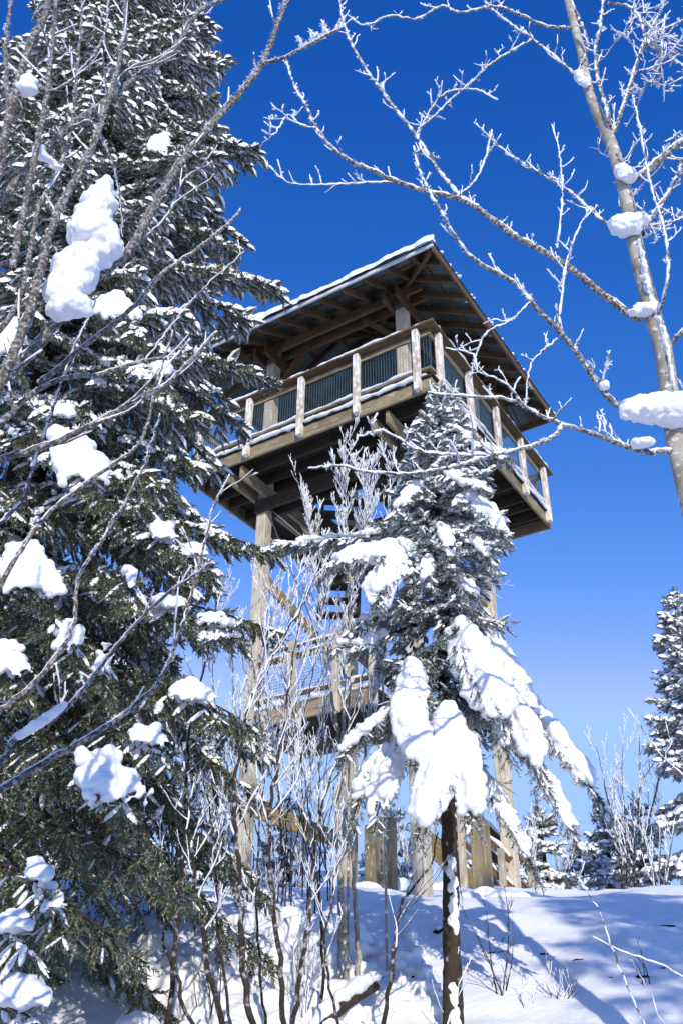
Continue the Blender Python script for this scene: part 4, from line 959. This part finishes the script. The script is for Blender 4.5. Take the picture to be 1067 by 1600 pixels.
# ---- tall shrub close to the viewer at the left: thick rimed limbs sweeping up to the right
FY = 2.1
f_base = np.array([-1.75, 1.75, gz(-1.75, 1.75)])
shrub = empty('deciduous_tree', tuple(f_base), 'bare rimed tree close at the left, limbs sweeping up before the big spruce', 'tree')
af = Acc(77)
FL = [
    ([(-200, 760, 2.0), (-60, 640, 2.05), (40, 560, 2.1), (100, 490, 2.1), (150, 436, 2.1), (202, 392, 2.1), (236, 333, 2.1), (278, 261, 2.1), (329, 198, 2.1), (380, 139, 2.1), (409, 101, 2.1), (430, 50, 2.1), (447, 0, 2.1), (460, -50, 2.1)], 0.026, 0.010),
    ([(409, 101, 2.1), (450, 88, 2.05), (490, 66, 2.0), (530, 45, 2.0)], 0.010, 0.006),
    ([(-120, 400, 2.2), (0, 312, 2.2), (55, 253, 2.2), (105, 202, 2.2), (160, 164, 2.2), (211, 122, 2.25), (270, 80, 2.3), (310, 20, 2.3), (363, -8, 2.3), (410, -40, 2.3)], 0.023, 0.009),
    ([(-40, 700, 1.95), (34, 520, 1.95), (63, 430, 1.95), (76, 371, 1.95), (114, 287, 2.0), (143, 236, 2.0), (160, 186, 2.05), (186, 101, 2.1), (196, 42, 2.1), (194, -40, 2.1)], 0.019, 0.008),
    ([(-60, 340, 1.9), (0, 236, 1.9), (21, 160, 1.9), (42, 84, 1.9), (72, 21, 1.9), (85, -40, 1.9)], 0.020, 0.014),
    ([(20, 420, 1.9), (55, 245, 1.9), (68, 180, 1.9), (76, 127, 1.9), (89, 0, 1.9), (95, -50, 1.9)], 0.014, 0.008),
    ([(105, 202, 2.2), (140, 190, 2.15), (162, 219, 2.1), (178, 260, 2.1), (190, 320, 2.1), (192, 367, 2.1)], 0.010, 0.004),
    ([(60, 600, 2.3), (160, 520, 2.3), (211, 477, 2.3), (253, 430, 2.3), (304, 392, 2.3), (358, 350, 2.3), (375, 329, 2.3)], 0.011, 0.006),
    ([(-150, 790, 2.1), (0, 719, 2.2), (55, 702, 2.2), (127, 673, 2.2), (190, 639, 2.2), (253, 605, 2.2), (295, 567, 2.2), (337, 521, 2.2)], 0.016, 0.007),
    ([(-120, 760, 2.3), (0, 664, 2.3), (42, 622, 2.3), (93, 593, 2.3), (160, 584, 2.35), (228, 563, 2.4), (287, 559, 2.4)], 0.014, 0.006),
    ([(-60, 720, 2.0), (0, 601, 2.0), (25, 542, 2.0), (46, 500, 2.0), (60, 440, 2.0)], 0.020, 0.013),
    ([(-160, 1330, 2.3), (0, 1235, 2.4), (97, 1176, 2.5), (156, 1143, 2.5), (202, 1109, 2.6), (253, 1058, 2.6), (290, 960, 2.7), (320, 850, 2.7), (337, 787, 2.7), (358, 745, 2.7)], 0.013, 0.004),
    ([(-120, 1300, 2.2), (0, 1193, 2.3), (25, 1155, 2.35), (84, 1122, 2.4), (122, 1088, 2.45), (152, 1050, 2.5), (200, 990, 2.5), (260, 930, 2.5), (330, 880, 2.5)], 0.013, 0.004),
    ([(-40, 1000, 2.4), (20, 880, 2.4), (80, 800, 2.45), (150, 745, 2.5), (220, 690, 2.5), (245, 600, 2.5), (270, 520, 2.5)], 0.011, 0.004),
    ([(-30, 1130, 2.6), (40, 1080, 2.6), (110, 990, 2.6), (125, 900, 2.65), (170, 830, 2.7), (220, 740, 2.7), (250, 650, 2.7)], 0.011, 0.004),
    ([(-20, 830, 2.4), (30, 790, 2.4), (60, 710, 2.4), (110, 560, 2.45), (150, 470, 2.5)], 0.010, 0.004),
    ([(-60, 500, 2.4), (20, 480, 2.4), (80, 440, 2.5), (170, 420, 2.5)], 0.009, 0.005),
    ([(-40, 430, 2.4), (40, 395, 2.4), (90, 350, 2.4), (110, 340, 2.4)], 0.010, 0.004),
    ([(-30, 150, 2.3), (40, 130, 2.3), (90, 140, 2.3), (140, 95, 2.3), (165, 50, 2.35), (170, 0, 2.4)], 0.009, 0.005),
    ([(-40, 560, 2.2), (30, 470, 2.2), (60, 330, 2.2), (100, 250, 2.25), (118, 150, 2.3), (130, 0, 2.3)], 0.012, 0.006),
    ([(-10, 320, 2.1), (12, 200, 2.1), (10, 80, 2.1), (20, -20, 2.1)], 0.013, 0.009),
    ([(202, 392, 2.1), (260, 340, 2.15), (290, 280, 2.2), (330, 255, 2.2)], 0.008, 0.004),
    ([(160, 164, 2.2), (200, 110, 2.2), (250, 90, 2.25), (290, 60, 2.25)], 0.008, 0.005),
    ([(228, 563, 2.4), (300, 470, 2.45), (380, 395, 2.5)], 0.005, 0.003),
]
for i, (lst, r0, r1) in enumerate(FL):
    r0, r1 = r0 * 0.8, r1 * 0.75
    p = px_path(lst, 0.022, 0.0018, af.r)
    frosted(af, p, r0, r1, 0.0016, 0.006, 460, over=0.50, k=8, jt=0.14)
    sprout(af, p, min(r0, 0.012), r1, 1, 0.30, 0.28, 0.7, 0.0016, 0.006, 220, 0.35, 0.25, 0.10)
# main stems from the ground to the limbs
for q, r0 in (((-200, 760, 2.0), 0.04), ((-120, 400, 2.2), 0.035), ((-150, 790, 2.1), 0.03), ((-160, 1330, 2.3), 0.025), ((-40, 1000, 2.4), 0.02), ((-60, 340, 1.9), 0.03)):
    e = U(*q); p = spline(np.array([f_base - [0, 0, .1], f_base * 0.6 + e * 0.4 + [-.1, 0, 0.2], e]), 14); tube(af.bark, p, np.linspace(r0 * 1.3, r0 * 0.7, 14), 8)
finish(af, shrub, f_base, M_LIMB, M_LIMB, bark_name='limbs')
lump(shrub, f_base, [(166, 288, 2.08, 12, 16), (155, 325, 2.06, 28, 28), (140, 370, 2.05, 38, 30), (168, 385, 2.07, 22, 22), (120, 415, 2.05, 36, 28), (105, 455, 2.05, 32, 26), (98, 485, 2.05, 26, 16), (128, 478, 2.06, 18, 18)], 0.006, 0.010, 4)
lump(shrub, f_base, [(47, 128, 1.9, 13, 14), (42, 140, 1.9, 18, 9)], 0.005, 0.004)
lump(shrub, f_base, [(62, 236, 1.95, 10, 12), (90, 262, 2.0, 10, 6)], 0.005, 0.004)
lump(shrub, f_base, [(30, 1150, 2.35, 7, 5), (48, 1138, 2.36, 9, 6), (66, 1127, 2.38, 9, 7), (84, 1114, 2.39, 9, 6), (100, 1101, 2.41, 7, 5)], 0.004, 0.003)
af2 = Acc(5); c = U(515, 52, 2.0)
for k in range(14):
    p = wob(U(470 + k * 5, 78 - k * 2.6, 2.02), np.array([af2.r.uniform(-.5, .6), af2.r.uniform(-.3, .3), 1.0]), af2.r.uniform(0.03, 0.075), 5, af2.r, 0.1, 0.15)
    frosted(af2, p, 0.002, 0.0015, 0.006, 0.016, 700)
finish(af2, shrub, f_base, M_LIMB)

# ---- young birch clump with pale stems in the middle, its rimed crown before the deck
def stem_tree(name, label, cat, stems, seed, m_bark, every=0.12, length=0.5, lvl=2, rime=0.0035, spike=0.011, per_m=140, u0=0.35, ang=0.55, frost_from=0.3, group=None, up=0.5, kink=0.10, extra=None, step=0.07, m_twig=None, side=None):
    a_ = Acc(seed); first = np.array([U(*q) for q in stems[0][0]])
    base = np.array([first[0][0], first[0][1], gz(first[0][0], first[0][1])])
    root = empty(name, tuple(base), label, cat, group)
    for lst, r0, r1 in stems:
        p = spline(np.array([U(*q) for q in lst]), step=step)
        g = gz(p[0][0], p[0][1])
        if p[0][2] > g - 0.05: p = np.concatenate([[[p[0][0], p[0][1], g - 0.1]], p])
        p[1:-1] += a_.r.normal(size=(len(p) - 2, 3)) * 0.006
        n = len(p); rad = np.linspace(r0, r1, n); m = int(n * frost_from)
        tube(a_.bark, p, rad, 7)
        if n - m > 3: frosted(a_, p[m:], rad[m] * 0.98, r1, rime, spike, per_m, bark=MB(), over=0.5)
        sprout(a_, p, r0, r1, lvl, every, length, ang, rime, spike, per_m, u0, up, kink, side, 0.35)
    finish(a_, root, base, m_bark, m_twig, bark_name='stem')
    return root, base
stem_tree('birch_tree', 'frosted young birch clump with pale stems just left of the small spruce', 'birch', [
    ([(548, 1575, 7.2), (538, 1480, 7.2), (533, 1380, 7.2), (528, 1280, 7.2), (533, 1180, 7.25), (542, 1060, 7.3), (546, 940, 7.3), (541, 820, 7.35), (537, 690, 7.4)], 0.023, 0.004),
    ([(562, 1565, 7.3), (556, 1440, 7.3), (552, 1340, 7.3), (562, 1230, 7.35), (580, 1100, 7.4), (596, 960, 7.4), (604, 850, 7.4), (610, 725, 7.45)], 0.019, 0.004),
    ([(533, 1180, 7.25), (515, 1060, 7.3), (500, 950, 7.3), (490, 850, 7.3), (470, 770, 7.35)], 0.014, 0.004),
    ([(546, 940, 7.3), (565, 860, 7.3), (575, 790, 7.3), (572, 735, 7.35)], 0.010, 0.004),
    ([(596, 960, 7.4), (640, 850, 7.5), (655, 760, 7.5)], 0.010, 0.004)], 3, M_BIRCH, 0.07, 0.46, 2, 0.0023, 0.009, 110, 0.42, 0.5, 0.30)
# ---- thin dark saplings in the left foreground
SAP = [
    ('thin dark sapling at the foot of the big spruce, leftmost of the bare stems', [(262, 1610, 5.6), (270, 1520, 5.6), (283, 1400, 5.65), (290, 1300, 5.7), (293, 1200, 5.7), (300, 1120, 5.8), (325, 1020, 5.8), (345, 930, 5.9)], 0.014),
    ('dark sapling with orange-brown bark just right of the leftmost bare stem', [(352, 1610, 5.3), (335, 1560, 5.3), (322, 1480, 5.35), (310, 1420, 5.4), (302, 1350, 5.4), (294, 1270, 5.5), (290, 1200, 5.5), (275, 1110, 5.6)], 0.014),
    ('straight dark sapling crossing the left tower leg', [(398, 1610, 5.2), (382, 1540, 5.2), (375, 1440, 5.25), (373, 1340, 5.3), (368, 1230, 5.3), (378, 1160, 5.35), (395, 1090, 5.4), (430, 1020, 5.5), (470, 950, 5.6), (500, 880, 5.7)], 0.015),
    ('dark forked sapling rising before the landing, frosted at its top', [(445, 1610, 5.7), (437, 1500, 5.7), (427, 1420, 5.75), (420, 1330, 5.8), (425, 1250, 5.8), (440, 1150, 5.9), (455, 1060, 6.0), (465, 960, 6.1), (455, 870, 6.2)], 0.014),
    ('brown sapling leaning right below the landing', [(455, 1610, 6.1), (470, 1520, 6.1), (482, 1430, 6.1), (490, 1340, 6.15), (508, 1240, 6.2), (535, 1160, 6.3), (560, 1090, 6.3), (575, 1000, 6.4)], 0.013),
    ('slim grey sapling standing close left of the pale birch clump', [(500, 1600, 6.6), (505, 1500, 6.6), (500, 1400, 6.6), (480, 1300, 6.7), (470, 1200, 6.8), (480, 1100, 6.9), (500, 1000, 7.0)], 0.010),
    ('crooked dark stem curving up to the small spruce trunk', [(596, 1620, 6.0), (604, 1560, 6.0), (612, 1528, 6.0), (616, 1470, 6.0), (620, 1440, 6.0), (637, 1396, 6.05), (663, 1366, 6.05), (677, 1337, 6.1), (684, 1300, 6.1)], 0.013),
    ('spindly brown sapling between the two left dark stems', [(415, 1610, 6.4), (405, 1500, 6.4), (400, 1400, 6.45), (405, 1300, 6.5), (412, 1200, 6.6), (405, 1100, 6.7), (390, 1000, 6.8)], 0.008),
    ('wiry dark stem leaning left in the shade under the big spruce', [(300, 1610, 5.0), (285, 1560, 5.0), (262, 1490, 5.05), (248, 1420, 5.1), (240, 1340, 5.1), (225, 1270, 5.2)], 0.009),
    ('wiry brown stem rising between the orange-brown and the straight sapling', [(362, 1610, 5.6), (352, 1530, 5.6), (340, 1450, 5.65), (338, 1370, 5.7), (330, 1290, 5.7), (318, 1210, 5.8)], 0.008),
    ('thin tangled stem crossing the foot of the pale birch clump', [(530, 1610, 6.0), (515, 1540, 6.0), (508, 1470, 6.05), (520, 1390, 6.1), (512, 1310, 6.1), (522, 1230, 6.2)], 0.008),
]
for i, (lab, lst, r0) in enumerate(SAP):
    dark = i in (6, 8, 9)
    stem_tree('sapling', lab, 'sapling', [(lst, r0 * 1.15, 0.004)], 100 + i, M_STEM, 0.17 if not dark else 0.25, 0.55, 1 if dark else 2, 0.0022 if not dark else 0.0008, 0.008, 110 if not dark else 20, 0.28, 0.6, 0.45 if not dark else 0.9, 'bare saplings on the near slope', 0.35, 0.10, m_twig=M_STEM if i in (0, 1, 6, 8, 9) else None)
# frosted undergrowth right in front of the tower foot
BUSH = [('frosted bush massed before the left tower leg', [(430, 1330), (405, 1150), (395, 1000), (440, 900)], 8.8), ('rimed thicket below the landing', [(470, 1340), (470, 1200), (480, 1050), (455, 880)], 8.4),
        ('low frosted bush at the foot of the landing', [(500, 1390), (495, 1300), (520, 1200), (515, 1130)], 9.2), ('wispy rimed bush between the birch clump and the landing', [(450, 1300), (440, 1180), (430, 1050), (480, 960)], 9.6)]
for i, (lab, lst, y) in enumerate(BUSH):
    st_ = []; rb_ = np.random.default_rng(900 + i)
    for k in range(4):
        o = (k - 1.5) * 26 + rb_.uniform(-14, 14); o0 = rb_.uniform(-30, 30)
        st_.append(([(a + o0 * (1 - j / 3) + o * (0.1 + 0.45 * j) + rb_.uniform(-9, 9) * (j > 0), b_ + (0 if j == 0 else rb_.uniform(-30, 50)), y + 0.09 * k) for j, (a, b_) in enumerate(lst)], 0.007, 0.0025))
    stem_tree('frosted_bush', lab, 'bush', st_, 200 + i, M_STEM, 0.12, 0.42, 2, 0.0026, 0.010, 80, 0.2, 0.6, 0.15, 'frosted bushes round the tower foot')

# ------------------------------------------------------------------ trees behind the tower
def far_spruce(label, px, py, y, rad, seed, shoot=0.2, m=M_NEEDLE3, snowy=0.9, group='spruces behind the slope'):
    top = U(px, py, y); g = gz(top[0], top[1]); H = top[2] - g
    rr_ = lambda h: rad * float(np.interp(h / H, [0, 0.1, 0.5, 0.85, 1], [0.8, 1.0, 0.72, 0.26, 0.02]))
    return spruce('spruce_tree', label, (top[0], top[1], g), H, rr_, shoot * 1.7, 6, shoot * 1.15, shoot * 0.62, shoot, lambda f: snowy, m, group,
                  templ=SH_FAR, seed=seed, z0=0.2, trunk_r=0.1, snow_size=1.9, width_f=0.42, detail_back=0.2, cull=True, twigs=False)
far_spruce('tall dense spruce standing at the far right edge', 1052, 928, 17, 1.35, 51, 0.16)
far_spruce('small dark spruce at the right, left neighbour of the twin-stem birch', 938, 1262, 21, 1.0, 52, 0.17)
far_spruce('snowy spruce at the right just left of the tall dense one', 988, 1252, 19, 0.95, 53, 0.16)
far_spruce('white-crusted spruce right beside the right tower leg', 838, 1258, 20, 1.0, 54, 0.17)
far_spruce('dim spruce showing between the legs left of the stairs', 610, 1255, 24, 1.3, 55, 0.2)
far_spruce('dim spruce showing under the landing', 455, 1240, 25, 1.4, 56, 0.2)
far_spruce('snowy spruce behind the left tower leg', 330, 1150, 23, 1.4, 57, 0.2)
far_spruce('frosted spruce half hidden behind the big left spruce', 200, 1000, 22, 1.8, 58, 0.22)
far_spruce('dark spruce top showing in the top left corner behind the big one', -60, -90, 12, 1.3, 60, 0.2, M_NEEDLE, 0.8)
far_spruce('low white spruce on the horizon, first to the right of the slim pale birch', 900, 1305, 24, 0.9, 62, 0.18)
far_spruce('low spruce on the horizon between the two darker ones at the right', 962, 1290, 23, 0.9, 63, 0.17)
far_spruce('low spruce behind the stair rails', 765, 1300, 23, 1.2, 61, 0.2)
def far_frosted(label, px, top, base_y, y, seed, n=3, r0=0.03, spread=30, length=0.9, m=M_TWIG, rime=0.0042):
    st_ = []
    rr_ = np.random.default_rng(seed)
    for k in range(n):
        o = (k - (n - 1) / 2) * spread
        st_.append(([(px + o * 0.15, base_y, y), (px + o * 0.4, base_y * 0.65 + top * 0.35, y), (px + o * 0.8, base_y * 0.3 + top * 0.7, y), (px + o + rr_.uniform(-6, 6), top + rr_.uniform(0, 30), y)], r0, 0.006))
    stem_tree('frosted_tree', label, 'tree', st_, seed, m, 0.24, length, 2, rime, 0.014, 30, 0.22, 0.5, 0.35, 'frosted trees behind the slope', 0.5, 0.08, step=0.2)
far_frosted('delicate white-frosted birch left of the tall dense spruce', 985, 1150, 1410, 17.5, 71, 4, 0.035, 34, 1.0, M_STEM)
far_frosted('frosted bare tree beside the white-crusted spruce', 880, 1285, 1400, 22, 72, 3, 0.03, 22, 0.9)
far_frosted('slim pale birch right of the stairs', 832, 1275, 1400, 18, 73, 2, 0.035, 14, 0.7, M_BIRCH)
far_frosted('frosted bare trees thicket left of the tower leg, nearest the big spruce', 270, 1150, 1370, 16, 74, 5, 0.025, 26, 1.0)
far_frosted('frosted bare tree immediately behind the left tower leg', 345, 1120, 1370, 18, 75, 5, 0.025, 24, 1.1)
far_frosted('frosted bare tree seen through the tower below the tie beam', 470, 1280, 1380, 20, 76, 4, 0.025, 26, 0.9)
far_frosted('frosted bare tree behind the tower foot posts', 640, 1285, 1390, 21, 77, 4, 0.025, 26, 0.8)
far_frosted('pale frosted birch pair at the right edge under the tall spruce', 1030, 1270, 1410, 15.5, 78, 3, 0.03, 24, 0.6, M_STEM)

# brittle dead twigs of the small spruce, white with rime
adt = Acc(66)
for k in range(46):
    py = adt.r.uniform(890, 1180); c = TP(py); az = adt.r.uniform(0, 2 * math.pi)
    p = wob(c, np.array([math.cos(az), math.sin(az) - 0.4, adt.r.uniform(-.5, .1)]), adt.r.uniform(0.25, 0.6), 9, adt.r, -0.3, 0.12)
    frosted(adt, p, 0.005, 0.002, 0.0022, 0.008, 120); sprout(adt, p, 0.004, 0.002, 1, 0.07, 0.16, 0.8, 0.002, 0.007, 110, 0.2, 0.1, 0.15)
for mb_, nm, m in ((adt.twig, 'dead_twigs', M_TWIG), (adt.frost, 'hoar_frost', M_FROST)):
    o = mb_.build(nm, m, smallroot, True, origin=sp_base); o['kind'] = 'stuff'
# unseen spruces behind the viewer, placed for the shade they cast on the slope
for x_, y_, H_, R_, sd, lab in ((4.5, -4.5, 12.5, 2.0, 81, 'tall spruce behind the viewer to the right, shading the slope'), (0.3, -3.4, 5.9, 1.35, 82, 'unseen young spruce added right behind the viewer to shade the lower left undergrowth')):
    spruce('spruce_tree', lab, (x_, y_, gz(x_, y_)), H_, lambda h, H_=H_, R_=R_: R_ * float(np.interp(h / H_, [0, .1, .5, .85, 1], [.7, 1, .75, .3, .03])), 0.55, 6, 0.26, 0.15, 0.26, lambda f: 0.3, M_NEEDLE3, None,
           templ=SH_FAR, seed=sd, z0=0.5, trunk_r=0.14, cull=False, twigs=False, detail_back=1.0)

# ------------------------------------------------------------------ things on the slope
def bank_shrub(label, px, py, y, stems, h, seed, frost=0.0, m=M_STEM, spread=0.35):
    c = U(px, py, y); c[2] = gz(c[0], c[1]); a_ = Acc(seed)
    root = empty('bare_shrub', tuple(c), label, 'shrub', 'bare shrubs poking out of the slope snow')
    for k in range(stems):
        d = norm(np.array([a_.r.uniform(-spread, spread), a_.r.uniform(-spread, spread), 1.0])); L = h * a_.r.uniform(0.6, 1.1)
        p = wob(c + [a_.r.normal() * .02, a_.r.normal() * .02, -0.05], d, L, 12, a_.r, 0.1, 0.06)
        frosted(a_, p, 0.006, 0.002, frost, 0.006, 60 if frost else 0, bark=a_.bark); sprout(a_, p, 0.005, 0.002, 1, 0.12, 0.25, 0.6, frost, 0.006, 60 if frost else 0, 0.3, 0.3, 0.1)
    finish(a_, root, c, m, m, bark_name='stem')
bank_shrub('leafless little shrub standing alone on the sunny slope right of the trunk', 782, 1552, 7.0, 4, 0.75, 301)
bank_shrub('tangle of low twigs on the shaded slope at the lower right', 880, 1570, 6.9, 9, 0.22, 302, 0.001, M_STEM, 0.9)
bank_shrub('two short dark twigs on the slope near the right edge', 1008, 1545, 6.9, 3, 0.26, 303)
bank_shrub('tiny twig beside the low tangle', 820, 1590, 6.8, 2, 0.25, 304, 0.001)
bank_shrub('thin twigs in front of the shaded hollow', 690, 1585, 6.5, 3, 0.5, 305, 0.002, M_TWIG)
bank_shrub('short dead stems in the snow among the left saplings', 330, 1560, 6.6, 4, 0.5, 306)
bank_shrub('dead brush between the saplings and the birch clump', 470, 1560, 6.6, 5, 0.6, 307, 0.001)
bank_shrub('leafless brush on the crest below the landing', 420, 1440, 8.6, 5, 0.6, 308, 0.002)
# rimed shoots of a bush close to the viewer at the right edge
a_ = Acc(91); rb = np.array([1.9, 2.9, gz(1.9, 2.9)])
rbush = empty('rimed_bush', tuple(rb), 'rime-coated shoots of a near bush reaching in at the lower right edge', 'bush')
for lst, r0 in (([(1060, 1680, 3.2), (1005, 1599, 3.2), (959, 1489, 3.2), (936, 1425, 3.2), (907, 1379, 3.2), (897, 1362, 3.2)], 0.0055), ([(1130, 1560, 3.2), (1067, 1527, 3.2), (1028, 1506, 3.2), (970, 1486, 3.2), (930, 1466, 3.2)], 0.0055),
                ([(1110, 1260, 3.1), (1067, 1212, 3.1), (1040, 1186, 3.1), (1008, 1147, 3.1), (982, 1109, 3.1)], 0.0045), ([(985, 1500, 3.2), (1000, 1525, 3.2), (1010, 1545, 3.2)], 0.004), ([(905, 1378, 3.2), (912, 1350, 3.2)], 0.004), ([(1040, 1186, 3.1), (1048, 1160, 3.1), (1040, 1130, 3.1)], 0.003), ([(1065, 1640, 3.1), (1030, 1590, 3.1), (1020, 1560, 3.1)], 0.004)):
    p = px_path(lst, 0.02, 0.002, a_.r); frosted(a_, p, r0 * 0.75, r0 * 0.45, 0.001, 0.004, 500, bark=a_.bark, over=0.6)
for e in ((1060, 1680, 3.2), (1130, 1560, 3.2), (1110, 1260, 3.1), (1065, 1640, 3.1)): tube(a_.bark, spline(np.array([rb - [0, 0, .1], rb * .5 + U(*e) * .5 + [0.05, 0, 0], U(*e)]), 10), np.linspace(0.012, 0.006, 10), 6)
finish(a_, rbush, rb, M_TWIG, bark_name='shoots')
# fallen log under snow, lower middle
lg0, lg1 = U(490, 1612, 6.35), U(585, 1540, 6.8)
lc = (lg0 + lg1) / 2; lroot = empty('fallen_log', tuple(lc - [0, 0, 0.1]), 'snow-covered fallen log propped on the slope below the birch clump', 'log')
mb = MB(); lp = spline(np.array([lg0, lc + [0, 0, 0.03], lg1]), 14); tube(mb, lp, np.linspace(0.05, 0.035, 14), 9); roughen(mb, lp[::-1] if lp[0, 2] > lp[-1, 2] else lp, 0.2); mb.build('trunk', M_BARK, lroot, origin=lc - [0, 0, .1])
sp_ = []
for u in np.linspace(0, 1, 16):
    c = lerp_path(lp, [min(u, .999)])[0][0]; sp_.append((c - lc + [0, 0, 0.1 + 0.05], np.array([0.05, 0.05, 0.04]) * rng.uniform(0.6, 1.3)))
link('snow_cover', blob_mesh('snow_cover', sp_, 0.014, M_SNOW, 0.012, 0.08, 5), lroot)
# snow hummocks over buried brush on the left part of the slope, with dark hollows between
rh = np.random.default_rng(17); nh = 0
mound_sp, hole_mb = [], MB()
for k in range(150):
    px, py, y = rh.uniform(215, 560), rh.uniform(1390, 1600), rh.uniform(6.3, 8.4)
    c = U(px, py, y); x_, y_ = c[0], y; z_ = gz(x_, y_); k_ = rh.uniform(0.04, 0.13)
    mound_sp.append((np.array([x_, y_, z_ + k_ * 0.25]), (k_ * 1.25, k_ * 1.1, k_ * 0.85)))
def on_slope(px, py):
    ys = np.arange(5.2, 14, 0.03); d = U(px, py, 1.0) - CAM; P = CAM + d * ys[:, None]
    hit = np.nonzero(P[:, 2] <= ground_h(P[:, 0], P[:, 1]))[0]
    return P[hit[0] if len(hit) else -1]
for k in range(110):      # broken crust and clods in the hollow left of the small spruce
    c = on_slope(rh.normal(630, 42), rh.normal(1530, 42)); k_ = rh.uniform(0.02, 0.055)
    mound_sp.append((c + [0, 0, k_ * 0.2], (k_ * 1.3, k_, k_ * 0.9)))
for px, py, k_ in ((770, 1396, .16), (800, 1398, .12), (815, 1397, .12), (630, 1378, .18), (600, 1380, .15), (660, 1385, .15), (575, 1380, .15), (745, 1398, .12), (690, 1384, .2)):
    c = on_slope(px, py + 6); mound_sp.append((c + [0, 0.3, 0.02], (k_ * 1.4, k_, k_ * 0.8)))
hum = link('snow_hummocks', blob_mesh('snow_hummocks', mound_sp, 0.022, M_GSNOW, 0.018, 0.12, 4))
tag(hum, 'lumpy snow hummocks over buried brush among the saplings', 'snow', None, 'stuff')
def rock(mb, c, s, r):
    bm = bmesh.new(); bmesh.ops.create_icosphere(bm, subdivisions=2, radius=1.0); v = np.array([q.co[:] for q in bm.verts]); t = np.array([[w.index for w in f.verts] for f in bm.faces]); bm.free()
    v = v * (1 + 0.35 * fbm(v[:, 0] * 2 + r.uniform(0, 50), v[:, 1] * 2, v[:, 2] * 2, 2, 1)[:, None]); mb.add(c + v * s, None, t)
HOLES = [(770, 1490, 20, 5), (893, 1493, 9, 3), (906, 1500, 11, 3), (957, 1527, 10, 4), (985, 1530, 9, 4), (1040, 1514, 30, 7), (1010, 1528, 13, 5), (1033, 1448, 28, 4), (845, 1492, 10, 4), (595, 1530, 8, 5), (640, 1530, 14, 7), (655, 1545, 16, 9), (620, 1575, 9, 5), (690, 1458, 14, 9), (747, 1465, 8, 4), (560, 1560, 8, 4), (330, 1412, 10, 5), (300, 1540, 14, 7), (420, 1525, 10, 5), (350, 1490, 8, 4), (610, 1512, 6, 3), (660, 1500, 5, 3), (675, 1520, 6, 3)]  # dark lumps stand in for shaded holes under overhanging snow, with some earth
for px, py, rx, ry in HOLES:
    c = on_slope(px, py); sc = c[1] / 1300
    for q in range(4): rock(hole_mb, c + np.array([rh.uniform(-.6, .6) * rx * sc, 0.065, rh.uniform(-.3, .3) * ry * sc]), np.array([rx * sc * .55, 0.07, ry * sc * 0.6]), rh)
so = hole_mb.build('dark_hole_lumps', M_HOLE, None, False); tag(so, 'dark earth lumps standing in for shaded holes in the slope snow', 'earth', None, 'stuff')
